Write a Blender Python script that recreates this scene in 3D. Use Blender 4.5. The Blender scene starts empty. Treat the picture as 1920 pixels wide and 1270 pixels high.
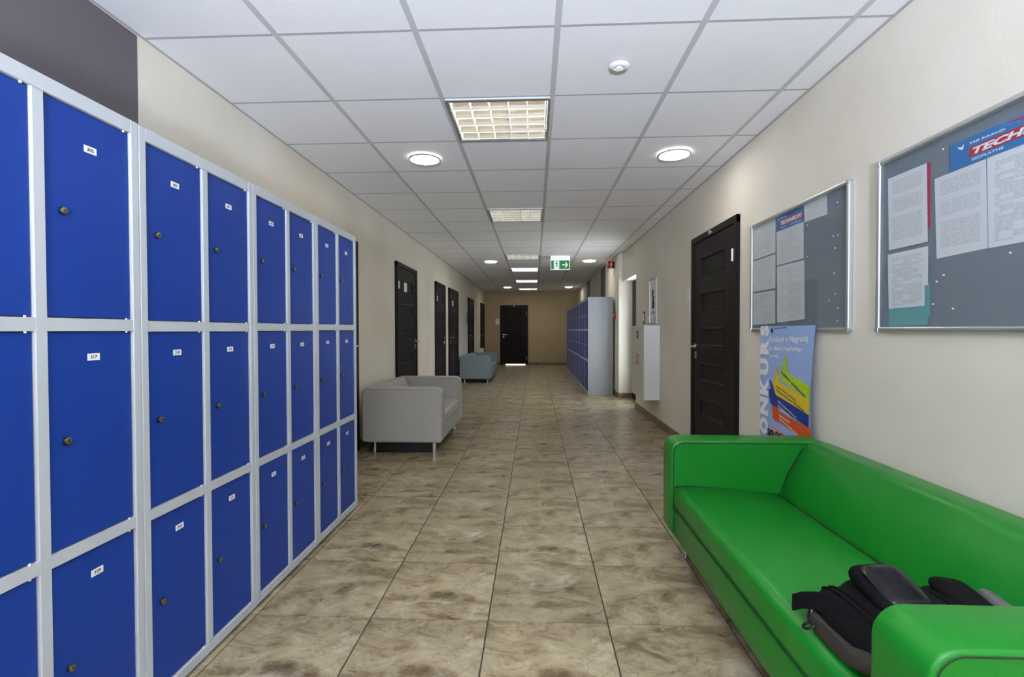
import bpy, math, random
from mathutils import Matrix, Vector, Euler
random.seed(7)
R = math.radians
scene = bpy.context.scene
col = scene.collection

# ------------------------------------------------------------------ camera
CAM_H = 1.1285
F_PX = 912.4
cam = bpy.data.cameras.new('camera')
cam.sensor_fit = 'HORIZONTAL'
cam.sensor_width = 36.0
cam.lens = F_PX / 1920.0 * 36.0
cam.clip_start = 0.05
cam.clip_end = 100
cam_o = bpy.data.objects.new('camera', cam)
col.objects.link(cam_o)
yaw, pitch, roll = -0.0466, -0.0172, -0.002
fwd = Vector((math.sin(yaw) * math.cos(pitch), math.cos(yaw) * math.cos(pitch), math.sin(pitch)))
right = Vector((math.cos(yaw), -math.sin(yaw), 0))
up = right.cross(fwd)
r2 = math.cos(roll) * right + math.sin(roll) * up
u2 = -math.sin(roll) * right + math.cos(roll) * up
cam_o.matrix_world = Matrix(((r2.x, u2.x, -fwd.x, 0), (r2.y, u2.y, -fwd.y, 0), (r2.z, u2.z, -fwd.z, CAM_H), (0, 0, 0, 1)))
scene.camera = cam_o

# ------------------------------------------------------------------ view, world, large lights
scene.view_settings.view_transform = 'Standard'
scene.view_settings.look = 'None'
scene.view_settings.gamma = 1.0
scene.view_settings.use_curve_mapping = False
scene.view_settings.exposure = 0.38

E_DOWN = 26.0            # downlight discs
E_TUBE = 88.0             # fluorescent tubes
P_BACK_FILL = 10.0          # soft fill light added at an unseen window behind the camera
E_GLAZED = 5.5           # daylight through the frosted door in the recess
P_FLASH = 195.0          # the photographer's flash, bounced off the ceiling

world = bpy.data.worlds.new('world')
scene.world = world
world.use_nodes = True
world.node_tree.nodes['Background'].inputs[0].default_value = (0.62, 0.75, 1.0, 1)
world.node_tree.nodes['Background'].inputs[1].default_value = 1.0

def area(name, loc, rot, sx, sy, power, color, spread=180):
    l = bpy.data.lights.new(name, 'AREA')
    l.shape = 'RECTANGLE'; l.size = sx; l.size_y = sy
    l.energy = power; l.color = color; l.spread = R(spread)
    o = bpy.data.objects.new(name, l)
    o.location = loc; o.rotation_euler = rot
    col.objects.link(o)
    return o
area('back_fill_light', (-0.1, -3.72, 1.45), (R(90), 0, 0), 2.5, 1.6, P_BACK_FILL, (0.72, 0.83, 1.0))

area('bounced_flash', (0.0, -2.70, 0.95), (R(135), 0, 0), 0.3, 0.3, P_FLASH, (0.70, 0.79, 1.0), 96)

# ------------------------------------------------------------------ tags
def tag(o, label=None, cat=None, group=None, kind=None):
    if label: o['label'] = label
    if cat: o['category'] = cat
    if group: o['group'] = group
    if kind: o['kind'] = kind
    return o

def empty(name, mat=None, loc=None):
    o = bpy.data.objects.new(name, None)
    o.empty_display_size = 0.1
    col.objects.link(o)
    if mat is not None: o.matrix_world = mat
    if loc is not None: o.location = loc
    return o

def copy_tree(o, parent=None):
    c = o.copy(); col.objects.link(c); c.parent = parent
    for ch in list(o.children):
        copy_tree(ch, c)
    return c

# wall frames: local X = right as seen, local Y = up, local Z = out of the wall
def frame_left(x, y, z):   return Matrix(((0, 0, 1, x), (1, 0, 0, y), (0, 1, 0, z), (0, 0, 0, 1)))
def frame_right(x, y, z):  return Matrix(((0, 0, -1, x), (-1, 0, 0, y), (0, 1, 0, z), (0, 0, 0, 1)))
def frame_far(x, y, z):    return Matrix(((1, 0, 0, x), (0, 0, -1, y), (0, 1, 0, z), (0, 0, 0, 1)))

# ------------------------------------------------------------------ materials
def new_mat(name, color=(0.8, 0.8, 0.8), rough=0.5, metal=0.0, spec=0.5, emit=None, estr=0.0, coat=0.0):
    m = bpy.data.materials.new(name); m.use_nodes = True
    b = m.node_tree.nodes['Principled BSDF']
    b.inputs['Base Color'].default_value = (*color, 1)
    b.inputs['Roughness'].default_value = rough
    b.inputs['Metallic'].default_value = metal
    b.inputs['Specular IOR Level'].default_value = spec
    if coat: b.inputs['Coat Weight'].default_value = coat; b.inputs['Coat Roughness'].default_value = 0.2
    if emit:
        b.inputs['Emission Color'].default_value = (*emit, 1)
        b.inputs['Emission Strength'].default_value = estr
    return m

def N(m, t, **kw):
    n = m.node_tree.nodes.new(t)
    for k, v in kw.items(): setattr(n, k, v)
    return n
def L(m, a, ai, b, bi): m.node_tree.links.new(a.outputs[ai], b.inputs[bi])

def add_bump(m, scale, strength, dist=0.002, coords='Object', detail=3.0, stretch=None):
    b = m.node_tree.nodes['Principled BSDF']
    tc = N(m, 'ShaderNodeTexCoord'); no = N(m, 'ShaderNodeTexNoise'); bu = N(m, 'ShaderNodeBump')
    no.inputs['Scale'].default_value = scale; no.inputs['Detail'].default_value = detail
    bu.inputs['Strength'].default_value = strength; bu.inputs['Distance'].default_value = dist
    if stretch:
        mp = N(m, 'ShaderNodeMapping'); mp.inputs['Scale'].default_value = stretch
        L(m, tc, coords, mp, 'Vector'); L(m, mp, 'Vector', no, 'Vector')
    else:
        L(m, tc, coords, no, 'Vector')
    L(m, no, 'Fac', bu, 'Height'); L(m, bu, 'Normal', b, 'Normal')
    return m

def add_mottle(m, c1, c2, scale, detail=4.0, coords='Object', lo=0.35, hi=0.65, stretch=None):
    b = m.node_tree.nodes['Principled BSDF']
    tc = N(m, 'ShaderNodeTexCoord'); no = N(m, 'ShaderNodeTexNoise'); cr = N(m, 'ShaderNodeValToRGB')
    no.inputs['Scale'].default_value = scale; no.inputs['Detail'].default_value = detail
    cr.color_ramp.elements[0].position = lo; cr.color_ramp.elements[0].color = (*c1, 1)
    cr.color_ramp.elements[1].position = hi; cr.color_ramp.elements[1].color = (*c2, 1)
    if stretch:
        mp = N(m, 'ShaderNodeMapping'); mp.inputs['Scale'].default_value = stretch
        L(m, tc, coords, mp, 'Vector'); L(m, mp, 'Vector', no, 'Vector')
    else:
        L(m, tc, coords, no, 'Vector')
    L(m, no, 'Fac', cr, 'Fac'); L(m, cr, 'Color', b, 'Base Color')
    return m

M = {}
M['wall'] = add_bump(new_mat('cream_wall_paint', (0.78, 0.72, 0.60), 0.62, spec=0.3), 90, 0.25, 0.002)
add_mottle(M['wall'], (0.73, 0.665, 0.54), (0.82, 0.765, 0.655), 1.3, 5.0, lo=0.25, hi=0.6)
M['wall_far'] = add_bump(new_mat('dimmed_wall_paint', (0.46, 0.365, 0.23), 0.7, spec=0.3), 90, 0.2, 0.002)  # darker paint carries the dim light of the corridor's far end
M['band'] = add_bump(new_mat('dark_mauve_paint', (0.135, 0.115, 0.125), 0.6, spec=0.3), 90, 0.2, 0.002)
M['tile'] = add_bump(new_mat('mineral_ceiling_tile', (0.90, 0.885, 0.875), 0.85, spec=0.2), 260, 0.5, 0.0015, detail=4)
M['tbar'] = new_mat('painted_ceiling_grid', (0.46, 0.45, 0.45), 0.5, spec=0.3)
M['runner'] = new_mat('painted_main_runner', (0.58, 0.57, 0.57), 0.5, spec=0.3)
M['plenum'] = new_mat('ceiling_backing', (0.35, 0.34, 0.33), 0.8)
M['grout'] = new_mat('dark_grout', (0.045, 0.038, 0.032), 0.85)
M['locker_grey'] = new_mat('grey_powder_coat', (0.47, 0.505, 0.53), 0.38)
M['locker_side'] = new_mat('grey_locker_side', (0.37, 0.39, 0.41), 0.42)
M['blue'] = add_bump(new_mat('blue_powder_coat', (0.006, 0.038, 0.255), 0.45, spec=0.3), 500, 0.12, 0.0006)
M['blue_far'] = new_mat('dull_blue_powder_coat', (0.025, 0.04, 0.27), 0.4, spec=0.3)
M['black'] = new_mat('matt_black', (0.008, 0.008, 0.009), 0.6)
M['void'] = new_mat('dark_gap', (0.01, 0.01, 0.012), 0.9)
M['lock_dark'] = new_mat('blackened_lock_ring', (0.03, 0.026, 0.022), 0.35, 0.6)
M['lock_brass'] = new_mat('worn_brass', (0.42, 0.36, 0.25), 0.3, 1.0)
M['white'] = new_mat('white_plastic', (0.86, 0.86, 0.86), 0.45)
M['ink'] = new_mat('black_ink', (0.02, 0.02, 0.02), 0.7)
M['green'] = add_bump(new_mat('green_leatherette', (0.004, 0.185, 0.012), 0.34, spec=0.45), 420, 0.22, 0.0008)
M['green_seam_shade'] = new_mat('dark_green_seam_shade', (0.001, 0.03, 0.003), 0.6)
M['chrome'] = new_mat('chrome', (0.75, 0.75, 0.77), 0.12, 1.0)
M['alu'] = new_mat('satin_aluminium', (0.66, 0.69, 0.69), 0.28, 0.85)
M['steel'] = new_mat('brushed_steel', (0.62, 0.62, 0.62), 0.3, 1.0)
M['grey_cloth'] = add_bump(new_mat('grey_beige_upholstery', (0.40, 0.39, 0.355), 0.85, spec=0.25), 700, 0.5, 0.001)
M['blue_cloth'] = add_bump(new_mat('blue_grey_upholstery', (0.27, 0.33, 0.36), 0.8, spec=0.3), 700, 0.5, 0.001)
M['grey_seam_shade'] = new_mat('upholstery_seam_shade', (0.28, 0.27, 0.25), 0.8)
M['blue_seam_shade'] = new_mat('blue_upholstery_seam_shade', (0.17, 0.21, 0.23), 0.8)
M['felt'] = add_mottle(new_mat('grey_felt', (0.2, 0.23, 0.27), 0.9, spec=0.15), (0.175, 0.205, 0.24), (0.235, 0.265, 0.30), 320, 3)
M['wenge'] = add_mottle(new_mat('dark_wenge_laminate', (0.03, 0.024, 0.021), 0.55, spec=0.2), (0.008, 0.0062, 0.0056), (0.018, 0.0135, 0.0115), 22, 5, stretch=(14, 1, 14))
add_bump(M['wenge'], 60, 0.15, 0.001, stretch=(14, 1, 14))
M['wenge_frame'] = new_mat('dark_door_frame', (0.007, 0.0056, 0.005), 0.5, spec=0.22)
M['red'] = new_mat('red_plastic', (0.45, 0.012, 0.012), 0.35)
M['exit_green'] = new_mat('exit_sign_green', (0.0, 0.19, 0.045), 0.4, emit=(0.0, 0.35, 0.08), estr=0.12)
M['exit_white'] = new_mat('exit_sign_white', (0.9, 0.9, 0.9), 0.4, emit=(1, 1, 1), estr=0.25)
M['down_lit'] = new_mat('lit_downlight_glass', (1, 1, 1), 0.4, emit=(1.0, 0.95, 0.88), estr=E_DOWN)
M['tube_warm'] = new_mat('lit_tube_warm', (1, 1, 1), 0.4, emit=(1.0, 0.93, 0.78), estr=E_TUBE)
M['tube_cool'] = new_mat('lit_tube_cool', (1, 1, 1), 0.4, emit=(0.86, 0.95, 1.0), estr=E_TUBE * 1.6)
M['tube_dim'] = new_mat('dimly_lit_tube', (1, 1, 1), 0.4, emit=(1.0, 0.88, 0.66), estr=E_TUBE * 0.3)
M['tube_cream'] = new_mat('lit_tube_cream', (1, 1, 1), 0.4, emit=(1.0, 0.94, 0.80), estr=E_TUBE * 0.4)
M['tube_off'] = new_mat('unlit_tube', (0.75, 0.72, 0.66), 0.3)
M['daylit_glass'] = new_mat('daylit_frosted_glass', (0.9, 0.95, 1), 0.4, emit=(0.85, 0.94, 1.0), estr=E_GLAZED)
M['gap_light'] = new_mat('light_under_door', (1, 1, 1), 0.4, emit=(1.0, 0.85, 0.75), estr=2.5)
M['louvre'] = new_mat('tan_reflection_louvre', (0.12, 0.108, 0.085), 0.45, 0.3)  # tan of the reflected floor is painted into these lamellae
M['louvre_half_lit'] = new_mat('half_lit_louvre', (0.24, 0.225, 0.19), 0.4)
M['louvre_lit'] = new_mat('lit_louvre', (0.88, 0.87, 0.83), 0.4)  # paler louvre copies have the lamp's brightness put into their colour
M['blade'] = new_mat('white_louvre_blade', (0.92, 0.93, 0.92), 0.35)
M['glass'] = None
M['baseboard'] = add_mottle(new_mat('brown_skirting_tile', (0.17, 0.12, 0.08), 0.45), (0.12, 0.085, 0.055), (0.25, 0.18, 0.12), 14, 5)
M['cream_box'] = new_mat('off_white_enamel', (0.72, 0.71, 0.66), 0.4)
M['radiator'] = new_mat('radiator_enamel', (0.8, 0.78, 0.7), 0.4)
M['bag_black'] = add_bump(new_mat('black_nylon', (0.0035, 0.0035, 0.004), 0.75, spec=0.12), 900, 0.5, 0.001)
M['bag_gloss'] = new_mat('black_gloss_pouch', (0.004, 0.004, 0.006), 0.22, spec=0.4)
M['bag_olive'] = add_bump(new_mat('olive_brown_canvas', (0.026, 0.020, 0.013), 0.8), 900, 0.5, 0.001)
M['bag_grey'] = new_mat('grey_mesh', (0.10, 0.105, 0.10), 0.6)
for n, c in dict(p_sky=(0.33, 0.47, 0.78), p_lime=(0.45, 0.62, 0.01), p_yellow=(0.75, 0.55, 0.01), p_navy=(0.012, 0.035, 0.24),
                 p_red=(0.62, 0.085, 0.01), p_orange=(0.72, 0.22, 0.13), p_white=(0.85, 0.87, 0.9), b_blue=(0.03, 0.18, 0.47),
                 b_red=(0.48, 0.02, 0.03), teal=(0.16, 0.40, 0.40), card_red=(0.45, 0.03, 0.08), skyback=(0.2, 0.3, 0.5)).items():
    M[n] = new_mat('print_' + n, c, 0.55)

def glass_pane():
    m = bpy.data.materials.new('clear_acrylic_pane'); m.use_nodes = True
    nt = m.node_tree; nt.nodes.remove(nt.nodes['Principled BSDF'])
    out = nt.nodes['Material Output']
    tr = N(m, 'ShaderNodeBsdfTransparent'); gl = N(m, 'ShaderNodeBsdfGlossy'); mx = N(m, 'ShaderNodeMixShader'); fr = N(m, 'ShaderNodeFresnel')
    fr.inputs['IOR'].default_value = 1.4; gl.inputs['Roughness'].default_value = 0.04
    tr.inputs['Color'].default_value = (0.97, 0.98, 0.98, 1)
    ge = N(m, 'ShaderNodeNewGeometry'); sb = N(m, 'ShaderNodeMath', operation='SUBTRACT'); mu = N(m, 'ShaderNodeMath', operation='MULTIPLY')
    sb.inputs[0].default_value = 1.0; L(m, ge, 'Backfacing', sb, 1); L(m, sb, 0, mu, 0); L(m, fr, 'Fac', mu, 1); L(m, mu, 0, mx, 'Fac'); L(m, tr, 'BSDF', mx, 1); L(m, gl, 'BSDF', mx, 2); L(m, mx, 'Shader', out, 'Surface')
    return m
M['glass'] = glass_pane()

def paper_mat(name, base, kind='text', ink=0.30):
    """printed sheet: lines of type laid out on the sheet's own UV (0..1)"""
    m = new_mat(name, base, 0.75, spec=0.2); b = m.node_tree.nodes['Principled BSDF']
    uv = N(m, 'ShaderNodeUVMap'); sp = N(m, 'ShaderNodeSeparateXYZ'); L(m, uv, 'UV', sp, 0)
    def mth(op, a, bb, clamp=False):
        n = N(m, 'ShaderNodeMath', operation=op); n.use_clamp = clamp
        for i, v in enumerate((a, bb)):
            if v is None: continue
            if isinstance(v, (int, float)): n.inputs[i].default_value = v
            else: m.node_tree.links.new(v, n.inputs[i])
        return n.outputs[0]
    X, Y = sp.outputs[0], sp.outputs[1]
    nl = 44 if kind != 'table' else 52
    row = mth('FLOOR', mth('MULTIPLY', Y, nl), None)
    fr = mth('FRACT', mth('MULTIPLY', Y, nl), None)
    line = mth('MULTIPLY', mth('GREATER_THAN', fr, 0.28), mth('LESS_THAN', fr, 0.78))
    cmb = N(m, 'ShaderNodeCombineXYZ')
    m.node_tree.links.new(mth('MULTIPLY', X, 60), cmb.inputs[0]); m.node_tree.links.new(mth('MULTIPLY', row, 7.3), cmb.inputs[1])
    no = N(m, 'ShaderNodeTexNoise'); no.inputs['Scale'].default_value = 1.0; no.inputs['Detail'].default_value = 2
    L(m, cmb, 0, no, 'Vector')
    word = mth('GREATER_THAN', no.outputs['Fac'], 0.43)
    # paragraphs: a slow noise over rows
    c2 = N(m, 'ShaderNodeCombineXYZ'); m.node_tree.links.new(mth('MULTIPLY', row, 0.21), c2.inputs[1])
    if kind == 'table':
        m.node_tree.links.new(mth('MULTIPLY', mth('FLOOR', mth('MULTIPLY', X, 5), None), 3.7), c2.inputs[0])
    n2 = N(m, 'ShaderNodeTexNoise'); n2.inputs['Scale'].default_value = 1.3; n2.inputs['Detail'].default_value = 0
    L(m, c2, 0, n2, 'Vector')
    para = mth('GREATER_THAN', n2.outputs['Fac'], 0.42)
    margin = mth('MULTIPLY', mth('MULTIPLY', mth('GREATER_THAN', X, 0.13), mth('LESS_THAN', X, 0.87)),
                 mth('MULTIPLY', mth('GREATER_THAN', Y, 0.12 if kind == 'text' else 0.05), mth('LESS_THAN', Y, 0.93)))
    f = mth('MULTIPLY', mth('MULTIPLY', line, word), mth('MULTIPLY', para, margin))
    f = mth('MULTIPLY', f, ink)
    mix = N(m, 'ShaderNodeMixRGB'); m.node_tree.links.new(f, mix.inputs[0])
    mix.inputs[1].default_value = (*base, 1); mix.inputs[2].default_value = (0.05, 0.05, 0.07, 1)
    L(m, mix, 0, b, 'Base Color')
    return m
M['paper'] = paper_mat('printed_letter', (0.72, 0.73, 0.75))
M['paper_table'] = paper_mat('printed_timetable', (0.74, 0.75, 0.78), 'table', 0.36)
M['paper_faint'] = paper_mat('faintly_printed_sheet', (0.66, 0.68, 0.68), 'table', 0.2)

def floor_tile_mat():
    m = new_mat('stone_look_floor_tile', (0.3, 0.25, 0.18), 0.33, spec=0.45)
    b = m.node_tree.nodes['Principled BSDF']
    uv = N(m, 'ShaderNodeUVMap')
    oi = N(m, 'ShaderNodeObjectInfo')
    # big warped clouds
    wn = N(m, 'ShaderNodeTexNoise'); wn.inputs['Scale'].default_value = 5; wn.inputs['Detail'].default_value = 3
    L(m, uv, 'UV', wn, 'Vector')
    mp = N(m, 'ShaderNodeMapping'); mp.inputs['Scale'].default_value = (0.9, 1.45, 1)
    mp.inputs['Rotation'].default_value = (0, 0, R(-14))
    add = N(m, 'ShaderNodeMixRGB', blend_type='ADD'); add.inputs[0].default_value = 0.12
    L(m, uv, 'UV', add, 1); L(m, wn, 'Color', add, 2); L(m, add, 0, mp, 'Vector')
    n1 = N(m, 'ShaderNodeTexNoise'); n1.inputs['Scale'].default_value = 5.4; n1.inputs['Detail'].default_value = 11; n1.inputs['Roughness'].default_value = 0.74
    n1.inputs['Distortion'].default_value = 0.5
    L(m, mp, 0, n1, 'Vector')
    cr = N(m, 'ShaderNodeValToRGB'); e = cr.color_ramp.elements
    e[0].position = 0.31; e[0].color = (0.075, 0.054, 0.030, 1)
    e[1].position = 0.69; e[1].color = (0.50, 0.445, 0.315, 1)
    for p, c in ((0.42, (0.185, 0.142, 0.084, 1)), (0.49, (0.305, 0.25, 0.16, 1)), (0.58, (0.375, 0.32, 0.215, 1))):
        x = e.new(p); x.color = c
    L(m, n1, 'Fac', cr, 'Fac')
    # thin dark veins
    n2 = N(m, 'ShaderNodeTexNoise'); n2.inputs['Scale'].default_value = 6.5; n2.inputs['Detail'].default_value = 5; n2.inputs['Distortion'].default_value = 1.3
    L(m, mp, 0, n2, 'Vector')
    v = N(m, 'ShaderNodeMath', operation='SUBTRACT'); L(m, n2, 'Fac', v, 0); v.inputs[1].default_value = 0.5
    va = N(m, 'ShaderNodeMath', operation='ABSOLUTE'); L(m, v, 0, va, 0)
    vr = N(m, 'ShaderNodeMapRange'); vr.inputs['From Min'].default_value = 0.0; vr.inputs['From Max'].default_value = 0.022
    vr.inputs['To Min'].default_value = 0.45; vr.inputs['To Max'].default_value = 0.0
    L(m, va, 0, vr, 'Value')
    mx = N(m, 'ShaderNodeMixRGB'); L(m, vr, 0, mx, 0); L(m, cr, 'Color', mx, 1); mx.inputs[2].default_value = (0.12, 0.09, 0.065, 1)
    # pale fossil-like blotches
    n3 = N(m, 'ShaderNodeTexNoise'); n3.inputs['Scale'].default_value = 3.1; n3.inputs['Detail'].default_value = 7; n3.inputs['Roughness'].default_value = 0.6
    m3 = N(m, 'ShaderNodeMapping'); m3.inputs['Location'].default_value = (3.3, 7.1, 0); L(m, add, 0, m3, 'Vector'); L(m, m3, 0, n3, 'Vector')
    pr = N(m, 'ShaderNodeMapRange'); pr.inputs['From Min'].default_value = 0.60; pr.inputs['From Max'].default_value = 0.68; pr.inputs['To Max'].default_value = 0.7
    L(m, n3, 'Fac', pr, 'Value')
    mx2 = N(m, 'ShaderNodeMixRGB'); L(m, pr, 0, mx2, 0); L(m, mx, 0, mx2, 1); mx2.inputs[2].default_value = (0.58, 0.53, 0.43, 1)
    # small per-tile value change
    hs = N(m, 'ShaderNodeHueSaturation'); vm = N(m, 'ShaderNodeMapRange'); vm.inputs['To Min'].default_value = 0.93; vm.inputs['To Max'].default_value = 1.07
    L(m, oi, 'Random', vm, 'Value'); hs.inputs['Saturation'].default_value = 1.10; L(m, vm, 0, hs, 'Value'); L(m, mx2, 0, hs, 'Color')
    L(m, hs, 0, b, 'Base Color')
    bu = N(m, 'ShaderNodeBump'); bu.inputs['Strength'].default_value = 0.45; bu.inputs['Distance'].default_value = 0.004
    L(m, n1, 'Fac', bu, 'Height'); L(m, bu, 0, b, 'Normal')
    rr = N(m, 'ShaderNodeMapRange'); rr.inputs['To Min'].default_value = 0.20; rr.inputs['To Max'].default_value = 0.40
    L(m, n2, 'Fac', rr, 'Value'); L(m, rr, 0, b, 'Roughness')
    return m
M['floor'] = floor_tile_mat()

# ------------------------------------------------------------------ mesh builder
class MB:
    def __init__(s): s.v = []; s.f = []; s.mi = []; s.smooth = []; s.uv = []
    def poly(s, pts, faces, mi=0, smooth=False):
        b = len(s.v); s.v += [tuple(p) for p in pts]
        for f in faces: s.f.append([b + i for i in f]); s.mi.append(mi); s.smooth.append(smooth)
        return s
    def box(s, x0, x1, y0, y1, z0, z1, mi=0):
        p = [(x0, y0, z0), (x1, y0, z0), (x1, y1, z0), (x0, y1, z0), (x0, y0, z1), (x1, y0, z1), (x1, y1, z1), (x0, y1, z1)]
        return s.poly(p, [(0, 3, 2, 1), (4, 5, 6, 7), (0, 1, 5, 4), (1, 2, 6, 5), (2, 3, 7, 6), (3, 0, 4, 7)], mi)
    def bbox(s, x0, x1, y0, y1, z0, z1, b=0.002, mi=0):
        """box whose +Z face edges are chamfered"""
        p = [(x0, y0, z0), (x1, y0, z0), (x1, y1, z0), (x0, y1, z0), (x0, y0, z1 - b), (x1, y0, z1 - b), (x1, y1, z1 - b), (x0, y1, z1 - b),
             (x0 + b, y0 + b, z1), (x1 - b, y0 + b, z1), (x1 - b, y1 - b, z1), (x0 + b, y1 - b, z1)]
        return s.poly(p, [(0, 3, 2, 1), (8, 9, 10, 11), (0, 1, 5, 4), (1, 2, 6, 5), (2, 3, 7, 6), (3, 0, 4, 7),
                          (4, 5, 9, 8), (5, 6, 10, 9), (6, 7, 11, 10), (7, 4, 8, 11)], mi)
    def cyl(s, p0, p1, r0, r1=None, n=16, mi=0, caps=True, smooth=True):
        r1 = r0 if r1 is None else r1
        p0, p1 = Vector(p0), Vector(p1); d = (p1 - p0).normalized()
        a = d.orthogonal().normalized(); c = d.cross(a)
        ring = lambda p, r: [p + r * (math.cos(2 * math.pi * i / n) * a + math.sin(2 * math.pi * i / n) * c) for i in range(n)]
        s.poly(ring(p0, r0) + ring(p1, r1), [(i, (i + 1) % n, n + (i + 1) % n, n + i) for i in range(n)], mi, smooth)
        if caps:
            s.poly(ring(p0, r0), [tuple(range(n))[::-1]], mi); s.poly(ring(p1, r1), [tuple(range(n))], mi)
        return s
    def tube(s, pts, r, n=8, mi=0):
        pts = [Vector(p) for p in pts]; rings = []; prev = None
        for i, p in enumerate(pts):
            d = (pts[min(i + 1, len(pts) - 1)] - pts[max(i - 1, 0)]).normalized()
            a = d.orthogonal().normalized() if prev is None else (prev - d * prev.dot(d)).normalized()
            prev = a; c = d.cross(a)
            rings.append([p + r * (math.cos(2 * math.pi * k / n) * a + math.sin(2 * math.pi * k / n) * c) for k in range(n)])
        vs = [q for rg in rings for q in rg]
        fs = [(i * n + k, i * n + (k + 1) % n, (i + 1) * n + (k + 1) % n, (i + 1) * n + k) for i in range(len(pts) - 1) for k in range(n)]
        fs += [tuple(range(n))[::-1], tuple((len(pts) - 1) * n + k for k in range(n))]
        return s.poly(vs, fs, mi, True)
    def lathe(s, prof, n=32, mi=0, smooth=True, centre=(0, 0, 0)):
        """profile (r, z) round local Z"""
        vs = [(centre[0] + r * math.cos(2 * math.pi * k / n), centre[1] + r * math.sin(2 * math.pi * k / n), centre[2] + z) for r, z in prof for k in range(n)]
        fs = [(i * n + k, i * n + (k + 1) % n, (i + 1) * n + (k + 1) % n, (i + 1) * n + k) for i in range(len(prof) - 1) for k in range(n)]
        return s.poly(vs, fs, mi, smooth)
    def extrude(s, prof, y0, y1, b=0.0, mi=0, axis='y', steps=4, smooth=True):
        """closed profile (u, w), counter-clockwise, swept from y0 to y1 with rounded rims of radius b"""
        n = len(prof); P = [Vector((p[0], p[1])) for p in prof]
        nrm = []
        for i in range(n):
            e1 = (P[i] - P[i - 1]).normalized(); e2 = (P[(i + 1) % n] - P[i]).normalized()
            n1 = Vector((e1.y, -e1.x)); n2 = Vector((e2.y, -e2.x)); m_ = (n1 + n2)
            m_ = m_ / max(0.35, (1 + n1.dot(n2))) if m_.length > 1e-6 else n1
            nrm.append(m_)
        rings = []
        def ring(off, y): return [(p.x - nn.x * off, y, p.y - nn.y * off) for p, nn in zip(P, nrm)]
        if b > 0:
            for k in range(steps + 1):
                t = math.pi / 2 * k / steps
                rings.append(ring(b * (1 - math.sin(t)), y0 + b * (1 - math.cos(t))))
            for k in range(steps + 1):
                t = math.pi / 2 * k / steps
                rings.append(ring(b * (1 - math.cos(t)), y1 - b * (1 - math.sin(t))))
        else:
            rings = [ring(0, y0), ring(0, y1)]
        vs = [q for rg in rings for q in rg]
        fs = [(i * n + k, (i + 1) * n + k, (i + 1) * n + (k + 1) % n, i * n + (k + 1) % n) for i in range(len(rings) - 1) for k in range(n)]
        s.poly(vs, fs, mi, smooth)
        s.poly(rings[0], [tuple(range(n))], mi); s.poly(rings[-1], [tuple(range(n))[::-1]], mi)
        return s
    def add_mesh(s, me, mat=None, mi=0):
        b = len(s.v)
        for v in me.vertices:
            s.v.append(tuple(mat @ v.co if mat else v.co))
        for p in me.polygons: s.f.append([b + i for i in p.vertices]); s.mi.append(mi); s.smooth.append(False)
        return s
    def mesh(s, name, mats):
        me = bpy.data.meshes.new(name); me.from_pydata(s.v, [], s.f)
        for m in (mats if isinstance(mats, (list, tuple)) else [mats]): me.materials.append(m)
        me.polygons.foreach_set('material_index', s.mi); me.polygons.foreach_set('use_smooth', s.smooth)
        me.update()
        return me
    def build(s, name, mats, parent=None, mat=None, sharp=True):
        me = s.mesh(name, mats)
        if any(s.smooth) and sharp:
            me.set_sharp_from_angle(angle=R(42))
        o = bpy.data.objects.new(name, me); col.objects.link(o)
        if parent is not None: o.parent = parent
        if mat is not None: o.matrix_local = mat
        return o

def inst(name, me, parent=None, loc=(0, 0, 0)):
    o = bpy.data.objects.new(name, me); col.objects.link(o)
    o.parent = parent; o.location = loc
    return o

_font_cache = {}
def text_mesh(body, bold=0.0, shear=0.0):
    key = (body, bold, shear)
    if key in _font_cache: return _font_cache[key]
    cu = bpy.data.curves.new('lettering', 'FONT'); cu.body = body; cu.size = 1.0; cu.offset = bold; cu.shear = shear
    cu.resolution_u = 3; cu.extrude = 0.0
    o = bpy.data.objects.new('lettering_tmp', cu); col.objects.link(o)
    dg = bpy.context.evaluated_depsgraph_get()
    me = bpy.data.meshes.new_from_object(o.evaluated_get(dg))
    col.objects.unlink(o); bpy.data.objects.remove(o)
    xs = [v.co.x for v in me.vertices]; ys = [v.co.y for v in me.vertices]
    x0, x1, y0, y1 = min(xs), max(xs), min(ys), max(ys)
    for v in me.vertices: v.co = ((v.co.x - x0) / (x1 - x0), (v.co.y - y0) / (y1 - y0), 0)
    _font_cache[key] = me
    return me
def put_text(mb, body, x, y, w, h, z, mi=0, rot=0.0, bold=0.02, shear=0.0):
    """lettering in the frame's XY plane: lower left corner (x, y), size w x h, turned by rot degrees"""
    me = text_mesh(body, bold, shear)
    mt = Matrix.Translation((x, y, z)) @ Matrix.Rotation(R(rot), 4, 'Z') @ Matrix.Diagonal((w, h, 1, 1))
    mb.add_mesh(me, mt, mi)

def rrect(x0, x1, z0, z1, r, n=6, rs=None):
    """rounded rectangle, counter-clockwise in (x, z); rs gives the four radii from lower left"""
    rs = rs or (r, r, r, r); pts = []
    for (cx, cz, a0, rr) in ((x0, z0, 180, rs[0]), (x1, z0, 270, rs[1]), (x1, z1, 0, rs[2]), (x0, z1, 90, rs[3])):
        sx = 1 if cx == x0 else -1; sz = 1 if cz == z0 else -1
        ox, oz = cx + sx * rr, cz + sz * rr
        if rr <= 0: pts.append((cx, cz)); continue
        for k in range(n + 1):
            a = R(a0 + 90 * k / n); pts.append((ox + rr * math.cos(a), oz + rr * math.sin(a)))
    return pts

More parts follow.
